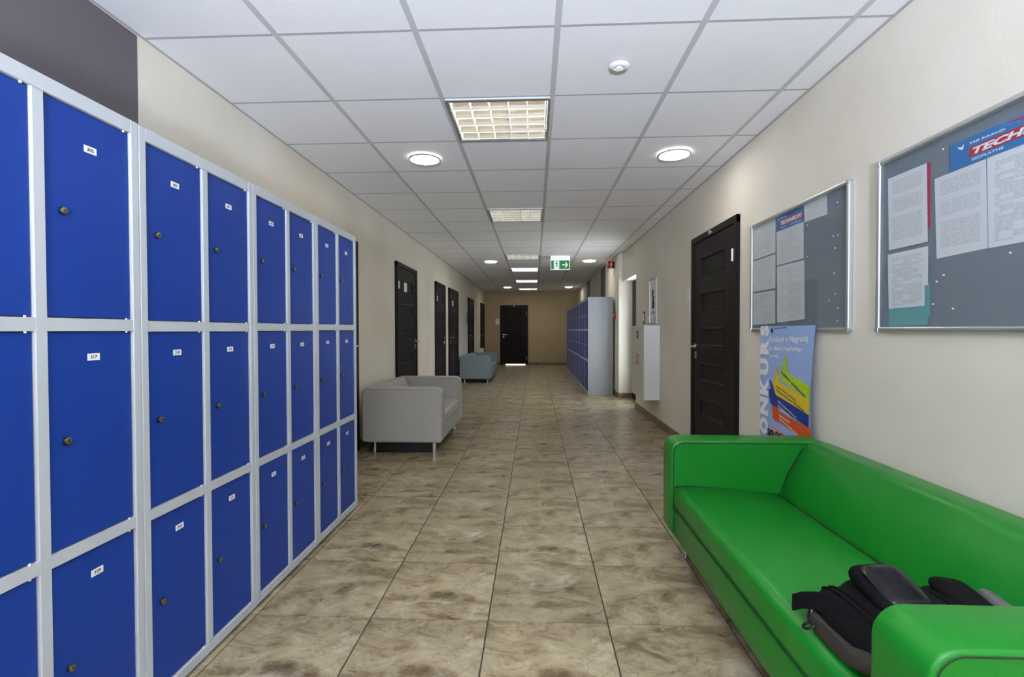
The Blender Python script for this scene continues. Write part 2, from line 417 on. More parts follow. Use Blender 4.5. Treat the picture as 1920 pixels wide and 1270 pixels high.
# ================================================================== SETTING
CEIL = 2.389
Y0, Y1 = -3.6, 15.76
def WL(y): return -1.70 + 0.005 * y          # the left wall runs very slightly inwards
WR = 1.45                                    # right wall, near part
WR2 = 1.39                                   # right wall beyond the doorway recess
XN = 1.66                                    # back of the recess

# ---- floor: tiles with recessed grout
S = 0.4616; FX0 = -0.1822; FY0 = 1.8654
fl = empty('floor'); tag(fl, 'beige-brown stone-look floor tiles running the length of the corridor', 'floor', kind='structure')
MB().box(-1.95, 1.95, Y0 - 0.2, Y1 + 0.2, -0.12, -0.0035).build('grout_bed', M['grout'], fl)
GX, GY = 0.0028, 0.0024
def tile_uv(me, var_list):
    uvl = me.uv_layers.new(name='UVMap')
    for p in me.polygons:
        ox, oy, cx, cy = var_list[p.index]
        for li in p.loop_indices:
            co = me.vertices[me.loops[li].vertex_index].co
            uvl.data[li].uv = ((co.x - cx) + ox, (co.y - cy) + oy)
VARS = [(0, 0), (5.37, 2.11), (11.9, 7.7), (17.2, 3.3)]
def tile_geo(mb, x0, x1, y0, y1):
    mb.bbox(x0 + GX, x1 - GX, y0 + GY, y1 - GY, -0.008, 0.0, 0.0005)
def tile_mesh(x0, x1, var):
    mb = MB(); tile_geo(mb, x0, x1, -S / 2, S / 2)
    me = mb.mesh('tile', M['floor'])
    tile_uv(me, [(VARS[var][0], VARS[var][1], 0, 0)] * len(me.polygons)); return me
xs = [FX0 + S * i for i in range(-4, 5)]
cols_ = []
for i in range(len(xs) - 1):
    a, b = xs[i], xs[i + 1]
    a = max(a, -1.70); b = min(b, 1.72)
    if b - a > 0.02: cols_.append((a, b, (xs[i] + xs[i + 1]) / 2))
tm = {(c, v): tile_mesh(a - cx, b - cx, v) for c, (a, b, cx) in enumerate(cols_) for v in range(4)}
far = MB(); far_v = []
j0 = math.ceil((Y0 - FY0) / S) - 1
for j in range(j0, 40):
    ya, yb = FY0 + S * j, FY0 + S * (j + 1)
    if ya > Y1: break
    for c, (a, b, cx) in enumerate(cols_):
        v = random.choice((0, 0, 1, 2, 3))
        if -0.5 < ya and yb < 9.3:
            inst('tile', tm[(c, v)], fl, (cx, (ya + yb) / 2, 0))
        else:
            n0 = len(far.f); tile_geo(far, a, b, max(ya, Y0), min(yb, Y1))
            far_v += [(VARS[v][0], VARS[v][1], cx, (ya + yb) / 2)] * (len(far.f) - n0)
fo = far.build('far_tiles', M['floor'], fl); tile_uv(fo.data, far_v); fo['kind'] = 'stuff'

# ---- ceiling: suspended tiles in a grid, recessed luminaires replace some tiles
CX0 = 0.097; CY0 = 1.45; T = 0.6
ce = empty('ceiling'); tag(ce, 'suspended ceiling of white square mineral tiles in a grey grid', 'ceiling', kind='structure')
MB().box(-2.0, 2.0, Y0 - 0.2, Y1 + 0.2, CEIL + 0.16, CEIL + 0.30).build('ceiling_slab', M['plenum'], ce)
LAMP_ROWS = {2: 'warm', 6: 'cream', 11: 'warm', 14: 'cool', 18: 'cool', 22: 'dim', -2: 'warm'}
DOWN = [(1, 3), (-2, 3), (-2, 12), (1, 12), (-2, 21), (1, 21)]   # col index 0 = tile from CX0
ccols = [(-1.72, CX0 - 2 * T), (CX0 - 2 * T, CX0 - T), (CX0 - T, CX0), (CX0, CX0 + T), (CX0 + T, CX0 + 2 * T), (CX0 + 2 * T, 1.47)]
rows = range(-9, 24)
tmesh = {}
def ceil_tile(w, d):
    k = (round(w, 3), round(d, 3))
    if k not in tmesh:
        mb = MB(); g = 0.001; e = 0.0012
        x0, x1, y0, y1 = -w / 2 + g, w / 2 - g, -d / 2 + g, d / 2 - g
        z0, z1 = CEIL + 0.003, CEIL + 0.018
        e = 0.0012; p = [(x0 + e, y0 + e, z0), (x1 - e, y0 + e, z0), (x1 - e, y1 - e, z0), (x0 + e, y1 - e, z0), (x0, y0, z0 + e), (x1, y0, z0 + e), (x1, y1, z0 + e), (x0, y1, z0 + e),
             (x0, y0, z1), (x1, y0, z1), (x1, y1, z1), (x0, y1, z1)]
        mb.poly(p, [(0, 3, 2, 1), (0, 1, 5, 4), (1, 2, 6, 5), (2, 3, 7, 6), (3, 0, 4, 7), (4, 5, 9, 8), (5, 6, 10, 9), (6, 7, 11, 10), (7, 4, 8, 11), (8, 9, 10, 11)])
        tmesh[k] = mb.mesh('ceiling_tile', M['tile'])
    return tmesh[k]
for j in rows:
    ya, yb = CY0 + T * j, CY0 + T * (j + 1)
    ya_, yb_ = max(ya, Y0), min(yb, Y1)
    if yb_ - ya_ < 0.02: continue
    for ci, (a, b) in enumerate(ccols):
        if ci == 2 and j in LAMP_ROWS: continue
        inst('ceiling_tile', ceil_tile(b - a, yb_ - ya_), ce, ((a + b) / 2, (ya_ + yb_) / 2, 0))
for k in range(-3, 3):
    x = CX0 + T * k
    if x > -1.69:
        MB().box(x - 0.0135, x + 0.0135, Y0, Y1, CEIL + 0.002, CEIL + 0.03).build('main_runner', M['runner'], ce)
for j in rows:
    y = CY0 + T * j
    if Y0 < y < Y1: MB().box(-1.74, 1.48, y - 0.0075, y + 0.0075, CEIL + 0.0026, CEIL + 0.03).build('cross_tee', M['tbar'], ce)
for pts in ([(WL(Y0) - 0.02, Y0), (WL(Y0) + 0.012, Y0), (WL(Y1) + 0.012, Y1), (WL(Y1) - 0.02, Y1)],
            [(WR - 0.012, Y0), (WR + 0.05, Y0), (WR + 0.05, 8.12), (WR - 0.012, 8.12)], [(WR2 - 0.012, 8.11), (WR + 0.05, 8.11), (WR + 0.05, Y1), (WR2 - 0.012, Y1)]):
    mb = MB(); mb.poly([(x, y, CEIL - 0.0008) for x, y in pts] + [(x, y, CEIL + 0.002) for x, y in pts], [(3, 2, 1, 0), (4, 5, 6, 7), (0, 1, 5, 4), (1, 2, 6, 5), (2, 3, 7, 6), (3, 0, 4, 7)])
    mb.build('edge_trim', M['tbar'], ce)

# ---- walls
def wall_prism(name, pts, z0, z1, m):
    n = len(pts); mb = MB()
    mb.poly([(x, y, z0) for x, y in pts] + [(x, y, z1) for x, y in pts],
            [tuple(range(n))[::-1], tuple(range(n, 2 * n))] + [(i, (i + 1) % n, n + (i + 1) % n, n + i) for i in range(n)])
    return mb
w = wall_prism('w', [(WL(Y0) - 0.2, Y0 - 0.15), (WL(Y0), Y0 - 0.15), (WL(Y1), Y1 + 0.15), (WL(Y1) - 0.2, Y1 + 0.15)], -0.01, CEIL + 0.15, None).build('wall_left', M['wall'])
tag(w, 'cream-painted left wall behind the blue lockers', 'wall', kind='structure')
mb = MB()
NB0, NB1, NZ = 7.05, 8.12, 1.925
mb.box(WR, WR + 0.35, Y0 - 0.15, NB0, -0.01, CEIL + 0.15)
mb.box(WR, WR + 0.35, NB0, NB1, NZ, CEIL + 0.15)
mb.box(XN, WR + 0.35, NB0, NB1, -0.01, NZ)
mb.box(WR2, WR + 0.35, NB1, Y1 + 0.15, -0.01, CEIL + 0.15)
w = mb.build('wall_right', M['wall']); tag(w, 'cream-painted right wall with a doorway recess halfway along', 'wall', kind='structure')
w = MB().box(WL(Y1) - 0.1, WR2 + 0.1, Y1, Y1 + 0.15, -0.01, CEIL + 0.15).build('wall_far', M['wall_far'])
tag(w, 'dimmed wall closing the far end of the corridor', 'wall', kind='structure')
# back wall behind the camera; its unseen window is added for the fill light
mb = MB()
mb.box(-1.9, -1.35, Y0 - 0.15, Y0, -0.01, CEIL + 0.15); mb.box(1.15, 1.8, Y0 - 0.15, Y0, -0.01, CEIL + 0.15)
mb.box(-1.35, 1.15, Y0 - 0.15, Y0, -0.01, 0.65); mb.box(-1.35, 1.15, Y0 - 0.15, Y0, 2.25, CEIL + 0.15)
w = mb.build('wall_back', M['wall']); tag(w, 'cream wall with an added window behind the viewer', 'wall', kind='structure')
wn = empty('added_window_1', frame_far(-0.1, Y0 - 0.06, 1.45)); tag(wn, 'added white-framed window behind the viewer', 'window', kind='structure')
mb = MB()
for x0, x1, y0, y1 in ((-1.25, 1.25, -0.8, -0.74), (-1.25, 1.25, 0.74, 0.8), (-1.25, -1.19, -0.74, 0.74), (1.19, 1.25, -0.74, 0.74), (-0.03, 0.03, -0.74, 0.74)):
    mb.box(x0, x1, y0, y1, -0.03, 0.03)
mb.build('window_frame', M['white'], wn)

# painted dark bands (flat pilasters)
o = MB().box(WL(1.7) - 0.02, WL(1.7) + 0.004, 1.36, 2.014, 0.0, CEIL - 0.006).build('trim_1', M['band'])
tag(o, 'dark mauve painted band on the left wall above the nearest lockers', 'wall band', kind='structure')
for n, (a, b) in enumerate(((9.66, 10.24), (12.3, 12.9))):
    o = MB().box(WR2 - 0.012, WR2 + 0.02, a, b, 0.0, CEIL - 0.006).build('trim_%d' % (n + 2), M['band'])
    tag(o, ('nearer' if n == 0 else 'farther') + ' dark painted band on the right wall above the far lockers', 'wall band', kind='structure')

# skirting tiles
def skirting(name, segs, label):
    e = empty(name); tag(e, label, 'baseboard', kind='structure')
    for (x0, x1, y0, y1) in segs:
        lx, ly = x1 - x0, y1 - y0
        if ly > lx:
            n = max(1, round(ly / S))
            for k in range(n):
                MB().box(x0, x1, y0 + ly * k / n + 0.001, y0 + ly * (k + 1) / n - 0.001, 0, 0.085).build('skirting_tile', M['baseboard'], e)
        else:
            n = max(1, round(lx / S))
            for k in range(n):
                MB().box(x0 + lx * k / n + 0.001, x0 + lx * (k + 1) / n - 0.001, y0, y1, 0, 0.085).build('skirting_tile', M['baseboard'], e)
skirting('baseboard_right', [(WR - 0.012, WR, -3.5, 3.50), (WR - 0.012, WR, 4.52, NB0 + 0.012), (WR - 0.012, XN, NB0, NB0 + 0.012),
                             (WR2 - 0.012, XN, NB1 - 0.012, NB1), (WR2 - 0.012, WR2, NB1, Y1 - 0.012)], 'brown tile skirting along the right wall')
skirting('baseboard_far', [(-1.59, -1.13, Y1 - 0.012, Y1), (-0.2, WR2 - 0.013, Y1 - 0.012, Y1)], 'brown tile skirting along the far wall')
skirting('baseboard_left', [(WL(a), WL(a) + 0.014 + 0.005 * (b - a), a, b) for a, b in ((-3.5, 3.48), (4.52, 5.74), (6.77, 8.0), (8.89, 9.23), (10.35, 11.88), (12.9, 14.48))],
         'brown tile skirting along the left wall')

# ------------------------------------------------------------------ doors
door_n = 0
DOORS = []
def make_door(mat, width, height, label, handle='right', hinge=True, paper=False, panel_x=0.5, gap=0.0, handle_mat='steel', knob=False, lowvis=False, mirror=False):
    """origin: lower centre of the opening, in a wall frame"""
    global door_n; door_n += 1
    d = empty('door_%d' % door_n, mat); tag(d, label, 'door', kind='structure')
    W2 = width / 2; fw = 0.055
    mb = MB()
    mb.bbox(-W2, -W2 + fw, 0, height, -0.02, 0.028, 0.004); mb.bbox(W2 - fw, W2, 0, height, -0.02, 0.028, 0.004)
    mb.bbox(-W2, W2, height - fw, height, -0.02, 0.0285, 0.004)
    mb.build('door_frame', M['wenge_frame'], d)
    lx0, lx1 = -W2 + fw + 0.003, W2 - fw - 0.003; lz0, lz1 = 0.008 + gap, height - fw - 0.004
    zf = 0.018                                     # leaf face
    lw = lx1 - lx0
    pw = 0.60 * lw; pc = (lx0 + lx1) / 2
    px0, px1 = pc - pw / 2, pc + pw / 2
    sc = height / 1.96
    zs = [(0.10 + 0.302 * k) * sc for k in range(6)]; ph = 0.14 * sc
    leaf = MB()
    leaf.box(lx0, px0, lz0, lz1, -0.01, zf); leaf.box(px1, lx1, lz0, lz1, -0.01, zf)
    prev = lz0
    for z in zs:
        leaf.box(px0, px1, prev, z, -0.01, zf); prev = z + ph
    leaf.box(px0, px1, prev, lz1, -0.01, zf)
    # mouldings round the recessed panels
    for z in zs:
        m_ = 0.014
        a = [(px0, z, zf + 0.004), (px1, z, zf + 0.004), (px1, z + ph, zf + 0.004), (px0, z + ph, zf + 0.004)]
        o_ = [(px0 - m_, z - m_, zf), (px1 + m_, z - m_, zf), (px1 + m_, z + ph + m_, zf), (px0 - m_, z + ph + m_, zf)]
        i_ = [(px0 + m_, z + m_, zf - 0.012), (px1 - m_, z + m_, zf - 0.012), (px1 - m_, z + ph - m_, zf - 0.012), (px0 + m_, z + ph - m_, zf - 0.012)]
        leaf.poly(o_ + a + i_, [(k, (k + 1) % 4, 4 + (k + 1) % 4, 4 + k) for k in range(4)] + [(4 + k, 4 + (k + 1) % 4, 8 + (k + 1) % 4, 8 + k) for k in range(4)])
    lf = leaf.build('door_leaf', M['wenge'], d)
    pm = MB().box(px0 + 0.002, px1 - 0.002, 0.002, ph - 0.002, -0.008, zf - 0.0115).mesh('panel', M['wenge'])
    for z in zs: inst('panel', pm, lf, (0, z, 0))
    hs = 1 if handle == 'right' else -1
    hx = (lx1 - 0.05) if hs > 0 else (lx0 + 0.05)
    hz = 0.985
    mb = MB()
    mb.cyl((hx, hz, zf), (hx, hz, zf + 0.008), 0.025); mb.cyl((hx, hz, zf), (hx, hz, zf + 0.055), 0.009)
    mb.tube([(hx, hz, zf + 0.05), (hx - hs * 0.03, hz, zf + 0.056), (hx - hs * 0.12, hz - 0.002, zf + 0.054)], 0.0085)
    mb.build('door_handle', M[handle_mat], d)
    mb = MB(); mb.bbox(hx - 0.018, hx + 0.018, hz - 0.11, hz - 0.05, zf, zf + 0.006, 0.002)
    lk = mb.build('lock_plate', M['steel'], d)
    MB().cyl((hx, hz - 0.08, zf + 0.006), (hx, hz - 0.08, zf + 0.009), 0.008).build('key_cylinder', M['lock_dark'], lk)
    if hinge:
        hx2 = (lx0 - 0.008) if hs > 0 else (lx1 + 0.008)
        for z in (0.22, height - 0.28):
            MB().cyl((hx2, z - 0.045, zf + 0.012), (hx2, z + 0.045, zf + 0.012), 0.009, n=10).build('hinge', M['white'], d)
    if knob:
        MB().cyl((0, height - 0.03, 0.028), (0, height - 0.03, 0.04), 0.017).build('number_disc', M['alu'], d)
    if paper:
        pz = zs[5] + ph / 2
        p = MB().box(px0 + 0.14, px0 + 0.14 + 0.13, zs[5] + 0.005, zs[5] + ph - 0.01, zf - 0.0113, zf - 0.0098).build('paper_notice', M['white'], d)
        p['label'] = 'small white paper notice in the top panel'
    return d

def dl(y0, y1, z): return frame_left(WL((y0 + y1) / 2) + 0.003, (y0 + y1) / 2, 0)
make_door(dl(3.5, 4.50, 0), 1.00, 1.96, 'dark door on the left wall, only its edge showing past the end of the blue lockers', 'right')
make_door(dl(5.76, 6.75, 0), 0.99, 1.96, 'dark brown panelled door behind the near grey armchair sofa, paper in its top panel', 'right', paper=True)
make_door(dl(8.02, 8.87, 0), 0.85, 1.945, 'dark brown panelled door, left one of the close pair on the left wall', 'right')
make_door(dl(9.25, 10.33, 0), 1.08, 1.945, 'dark brown panelled door, right one of the close pair, paper in its top panel', 'left', paper=True, hinge=False)
make_door(dl(11.9, 12.88, 0), 0.98, 1.935, 'dark door on the left wall behind the far blue-grey sofa', 'left', hinge=False)
make_door(dl(14.5, 15.5, 0), 1.00, 1.95, 'dark door on the left wall beside the corridor end, past the radiator', 'left', hinge=False)
make_door(frame_right(WR - 0.003, 4.01, 0), 0.985, 1.945, 'large dark brown door with recessed panels on the right wall beyond the green sofa', 'left', knob=True)
door_n += 1
gd = empty('door_%d' % door_n, frame_right(XN - 0.001, 7.583, 0)); tag(gd, 'glazed door with dark frame in the recess, daylight coming through it', 'door', kind='structure')
mb = MB()
for x0, x1, y0, y1 in ((-0.53, -0.25, 0, NZ), (0.46, 0.53, 0, NZ), (-0.25, 0.46, NZ - 0.08, NZ), (-0.25, 0.46, 0, 0.28), (-0.03, 0.03, 0.28, NZ - 0.08)): mb.bbox(x0, x1, y0, y1, 0.0, 0.05, 0.004)
mb.build('door_frame', M['wenge_frame'], gd)
for x0, x1 in ((-0.25, -0.03), (0.03, 0.46)): MB().box(x0 + 0.001, x1 - 0.001, 0.281, NZ - 0.081, 0.012, 0.02).build('frosted_pane', M['daylit_glass'], gd)
MB().tube([(-0.07, 0.98, 0.05), (-0.07, 0.98, 0.09), (-0.19, 0.98, 0.09)], 0.009).build('door_handle', M['steel'], gd)
dd = make_door(frame_far(-0.666, Y1 - 0.003, 0), 0.90, 1.94, 'dark door in the far end wall with light showing under it', 'left', hinge=True, gap=0.028, knob=True)
MB().box(-0.27, 0.36, 0.002, 0.030, 0.001, 0.006).build('lit_gap', M['gap_light'], dd)

# ================================================================== LIGHTS IN THE CEILING
def make_lamp(kind):
    e = empty('ceiling_luminaire')
    h = 0.125; a = 0.286
    mb = MB()                                   # housing, open below
    mb.box(-a, a, -a, a, h - 0.004, h); mb.box(-a, -a + 0.004, -a, a, 0, h); mb.box(a - 0.004, a, -a, a, 0, h)
    mb.box(-a, a, -a, -a + 0.004, 0, h); mb.box(-a, a, a - 0.004, a, 0, h)
    mb.build('housing', M['white'], e)
    mb = MB()
    for (x0, x1, y0, y1) in ((-0.291, 0.291, -0.291, -0.276), (-0.291, 0.291, 0.276, 0.291), (-0.291, -0.276, -0.276, 0.276), (0.276, 0.291, -0.276, 0.276)):
        mb.box(x0, x1, y0, y1, -0.004, 0.002)
    mb.build('frame', M['alu'], e)
    for k in range(4):
        x = -0.2075 + 0.138 * k
        t = MB(); t.cyl((x, -0.27, 0.098), (x, 0.27, 0.098), 0.008, n=12); t.build('tube', M['tube_' + kind], e)
    lam = MB()                                  # wedge-shaped mirror lamella running across
    lam.poly([(-0.276, -0.022, 0.056), (-0.276, 0.022, 0.056), (-0.276, 0.0, 0.0), (0.276, -0.022, 0.056), (0.276, 0.022, 0.056), (0.276, 0.0, 0.0)],
             [(0, 1, 2), (3, 5, 4), (0, 2, 5, 3), (1, 4, 5, 2), (0, 3, 4, 1)])
    lam.box(-0.276, 0.276, -0.0022, 0.0022, -0.0015, 0.004, 1)
    me = lam.mesh('lamella', [M[{'warm': 'louvre', 'cream': 'louvre_half_lit'}.get(kind, 'louvre_lit')], M['alu']])
    for k in range(6): inst('lamella', me, e, (0, -0.260 + 0.104 * k, 0))
    bl = MB(); bl.poly([(-0.007, -0.276, 0.068), (0.007, -0.276, 0.068), (0.0016, -0.276, -0.001), (-0.0016, -0.276, -0.001),
                        (-0.007, 0.276, 0.068), (0.007, 0.276, 0.068), (0.0016, 0.276, -0.001), (-0.0016, 0.276, -0.001)],
                       [(0, 1, 2, 3), (7, 6, 5, 4), (0, 4, 5, 1), (1, 5, 6, 2), (2, 6, 7, 3), (3, 7, 4, 0)])
    me = bl.mesh('blade', M['blade'])
    for k in range(6): inst('blade', me, e, (-0.268 + 0.1072 * k, 0, 0))
    return e
lamp_lab = {2: 'square louvred luminaire nearest the viewer', 6: 'second square louvred luminaire from the viewer', 11: 'third square louvred luminaire, just before the exit sign',
            14: 'bright square luminaire just beyond the exit sign', 18: 'second bright square luminaire beyond the exit sign', 22: 'square luminaire nearest the far end wall', -2: 'square luminaire overhead behind the viewer'}
proto = {}
for j in sorted(LAMP_ROWS):
    k = LAMP_ROWS[j]
    if k not in proto: proto[k] = e = make_lamp(k)
    else: e = copy_tree(proto[k])
    e.location = (CX0 - T / 2, CY0 + T * (j + 0.5), CEIL - 0.004)
    tag(e, lamp_lab[j] + ' in the ceiling', 'ceiling lamp', 'square louvred luminaires down the middle of the ceiling')

def make_down():
    e = empty('downlight')
    MB().lathe([(0.116, 0.0), (0.117, -0.006), (0.110, -0.012), (0.104, -0.010), (0.101, 0.0), (0.101, 0.004)], 40).build('trim_ring', M['alu'], e)
    MB().lathe([(0.102, -0.004), (0.06, -0.007), (0.0005, -0.008)], 40).build('lit_disc', M['down_lit'], e)
    return e
dlab = {(-2, 3): 'left one of the nearest pair of round downlights', (1, 3): 'right one of the nearest pair of round downlights', (-2, 12): 'round downlight left of the exit sign',
        (1, 12): 'round downlight hidden behind the exit sign', (-2, 21): 'left one of the farthest pair of round downlights', (1, 21): 'right one of the farthest pair of round downlights'}
d0 = None
DOWN += [(-2, -6), (1, -6)]
for k, (ci, rj) in enumerate(DOWN):
    if d0 is None: d0 = e = make_down()
    else: e = copy_tree(d0)
    xx = CX0 + T * (ci + 0.5) if ci >= 0 else CX0 + T * (ci + 0.5)
    e.location = (xx, CY0 + T * (rj + 0.5), CEIL - 0.006)
    tag(e, dlab.get((ci, rj), ('left' if ci < 0 else 'right') + ' round downlight of the pair behind the viewer'), 'downlight', 'round downlights in the ceiling')

# ================================================================== LOCKERS, near row
LX = -1.125; UW = 0.5615; LD = 0.50
SW, MW = 0.0265, 0.029
DW = (UW - 2 * SW - MW) / 2
ROWS3 = [(0.046, 0.571), (0.601, 1.1265), (1.1575, 1.678)]
LTOP = 1.716
body = MB()
body.box(0.001, UW - 0.001, 0.02, LTOP, -LD, -0.022)
FR = MB()
FR.bbox(0.0008, SW, 0.012, LTOP, -0.022, 0.0, 0.002); FR.bbox(UW - SW, UW - 0.0008, 0.012, LTOP, -0.022, 0.0, 0.002)
FR.bbox(SW, UW - SW, 0.012, 0.046, -0.022, -0.0004, 0.0015); FR.bbox(SW, UW - SW, 1.678, LTOP, -0.022, -0.0004, 0.0015)
FR.box(SW, UW - SW, 0.571, 0.601, -0.022, -0.0012); FR.box(SW, UW - SW, 1.1265, 1.1575, -0.022, -0.0012)
FR.bbox(SW + DW, SW + DW + MW, 0.046, 1.678, -0.022, -0.0008, 0.002)
body_me = body.mesh('cabinet_body', M['locker_grey']); fr_me = FR.mesh('face_frame', M['locker_grey'])
def locker_door_me(h):
    mb = MB(); g = 0.0018
    mb.bbox(g, DW - g, 0.0028, h - 0.0022, -0.0215, -0.0075, 0.0016)
    return mb.mesh('door', M['blue'])
door_me = [locker_door_me(b - a) for a, b in ROWS3]
lk = MB(); lk.lathe([(0.0085, 0), (0.0098, 0.002), (0.0098, 0.006), (0.0084, 0.008)], 20, 0); lk.lathe([(0.0084, 0.0078), (0.0055, 0.0092), (0.0004, 0.0088)], 20, 1)
lk.box(-0.001, 0.001, -0.004, 0.004, 0.0087, 0.0096, 0)
lock_me = lk.mesh('cam_lock', [M['lock_dark'], M['lock_brass']])
hp = MB(); hp.cyl((0, -0.004, 0), (0, 0.002, 0), 0.0028, n=8); hp_me = hp.mesh('hinge_pin', M['white'])
def number_tag(txt, parent, x, y, tilt=0.0):
    mb = MB(); mb.box(-0.0175, 0.0175, -0.0088, 0.0088, 0, 0.0006)
    put_text(mb, txt, -0.0095, -0.0045, 0.019, 0.009, 0.0009, 1, bold=0.03)
    o = mb.build('number_tag', [M['white'], M['ink']], parent)
    o.location = (x, y, -0.0074); o.rotation_euler = (0, 0, R(tilt))
labs = ['blue-doored grey locker unit just outside the left edge of the photo',
        'grey locker unit with blue doors at the left photo edge, door 317 on it',
        'grey locker unit with six blue doors, second from the left edge, door 330 on it',
        'grey locker unit with six blue doors, next to last of the near row',
        'grey locker unit with six blue doors, last of the near row before the grey sofa']
for u in range(5):
    y = 0.2195 + UW * u
    e = empty('locker', frame_left(LX, y, (0.0, 0.002, 0.0, 0.0015, 0.004)[u]))
    tag(e, labs[u], 'locker', 'blue lockers in the near row')
    inst('cabinet_body', body_me, e); inst('face_frame', fr_me, e)
    mb = MB()
    for px in (0.05, UW - 0.05):
        for pz in (-0.06, -LD + 0.05): mb.cyl((px, 0, pz), (px, 0.021, pz), 0.015, n=10)
    mb.box(0.01, UW - 0.01, 0.0, 0.02, -0.045, -0.04)
    mb.build('plinth', M['black'], e)
    for c in range(2):
        for r in range(3):
            dx = SW + (DW + MW) * c; dz = ROWS3[r][0]
            dobj = inst('door', door_me[r], e, (dx, dz, 0))
            h = ROWS3[r][1] - ROWS3[r][0]
            inst('cam_lock', lock_me, dobj, (0.044, h * 0.495, -0.0075))
            inst('hinge_pin', hp_me, dobj, (DW - 0.018, 0.002, -0.006)); inst('hinge_pin', hp_me, dobj, (DW - 0.018, h - 0.0005, -0.006))
            num = {2: 304, 1: 316, 0: 328}[r] + 2 * (u - 1) + c
            number_tag(str(num), dobj, DW / 2 + 0.002, h - 0.0665 if r < 2 else h - 0.0905, random.uniform(-1.5, 1.5))

# ================================================================== LOCKERS, far row on the right
FU = 0.57; FXF = 0.93; FD = 0.43; FT = 1.70
B = MB(); B.box(0.0008, FU - 0.0008, 0.0, FT, -FD, -0.012)
F2 = MB(); s_ = 0.022
F2.box(0.0008, s_, 0, FT, -0.012, 0); F2.box(FU - s_, FU - 0.0008, 0, FT, -0.012, 0); F2.box(s_, FU - s_, 0, 0.035, -0.012, 0); F2.box(s_, FU - s_, FT - 0.035, FT, -0.012, 0)
F2.box(s_, FU - s_, 0.575, 0.605, -0.012, -0.0006); F2.box(s_, FU - s_, 1.115, 1.145, -0.012, -0.0006); F2.box(FU / 2 - 0.006, FU / 2 + 0.006, 0.035, FT - 0.035, -0.012, -0.003)
b_me = B.mesh('cabinet_body', M['locker_side']); f_me = F2.mesh('face_frame', M['locker_grey'])
dw = FU / 2 - 0.006 - s_
hts = [(0.035, 0.575), (0.605, 1.115), (1.145, FT - 0.035)]
dms = {}
ords = ['nearest', 'second', 'third', 'fourth', 'fifth', 'sixth', 'seventh', 'eighth', 'ninth', 'farthest']
for k in range(10):
    e = empty('locker', frame_right(FXF, 8.52 + FU * (k + 1), 0))
    tag(e, ords[k] + (' unit' if k in (0, 9) else ' unit from the viewer') + ' of the dull blue lockers far along the right wall', 'locker', 'dull blue lockers in the far row')
    inst('cabinet_body', b_me, e); inst('face_frame', f_me, e)
    for c in range(2):
        for (a, b) in hts:
            for q in range(2):
                h = (b - a) / 2; key = round(h, 4)
                if key not in dms: dms[key] = MB().bbox(0.002, dw - 0.002, 0.006, h - 0.006, -0.0115, -0.004, 0.0015).mesh('door', M['blue_far'])
                inst('door', dms[key], e, ((s_ if c == 0 else FU / 2 + 0.006), a + h * q, 0))

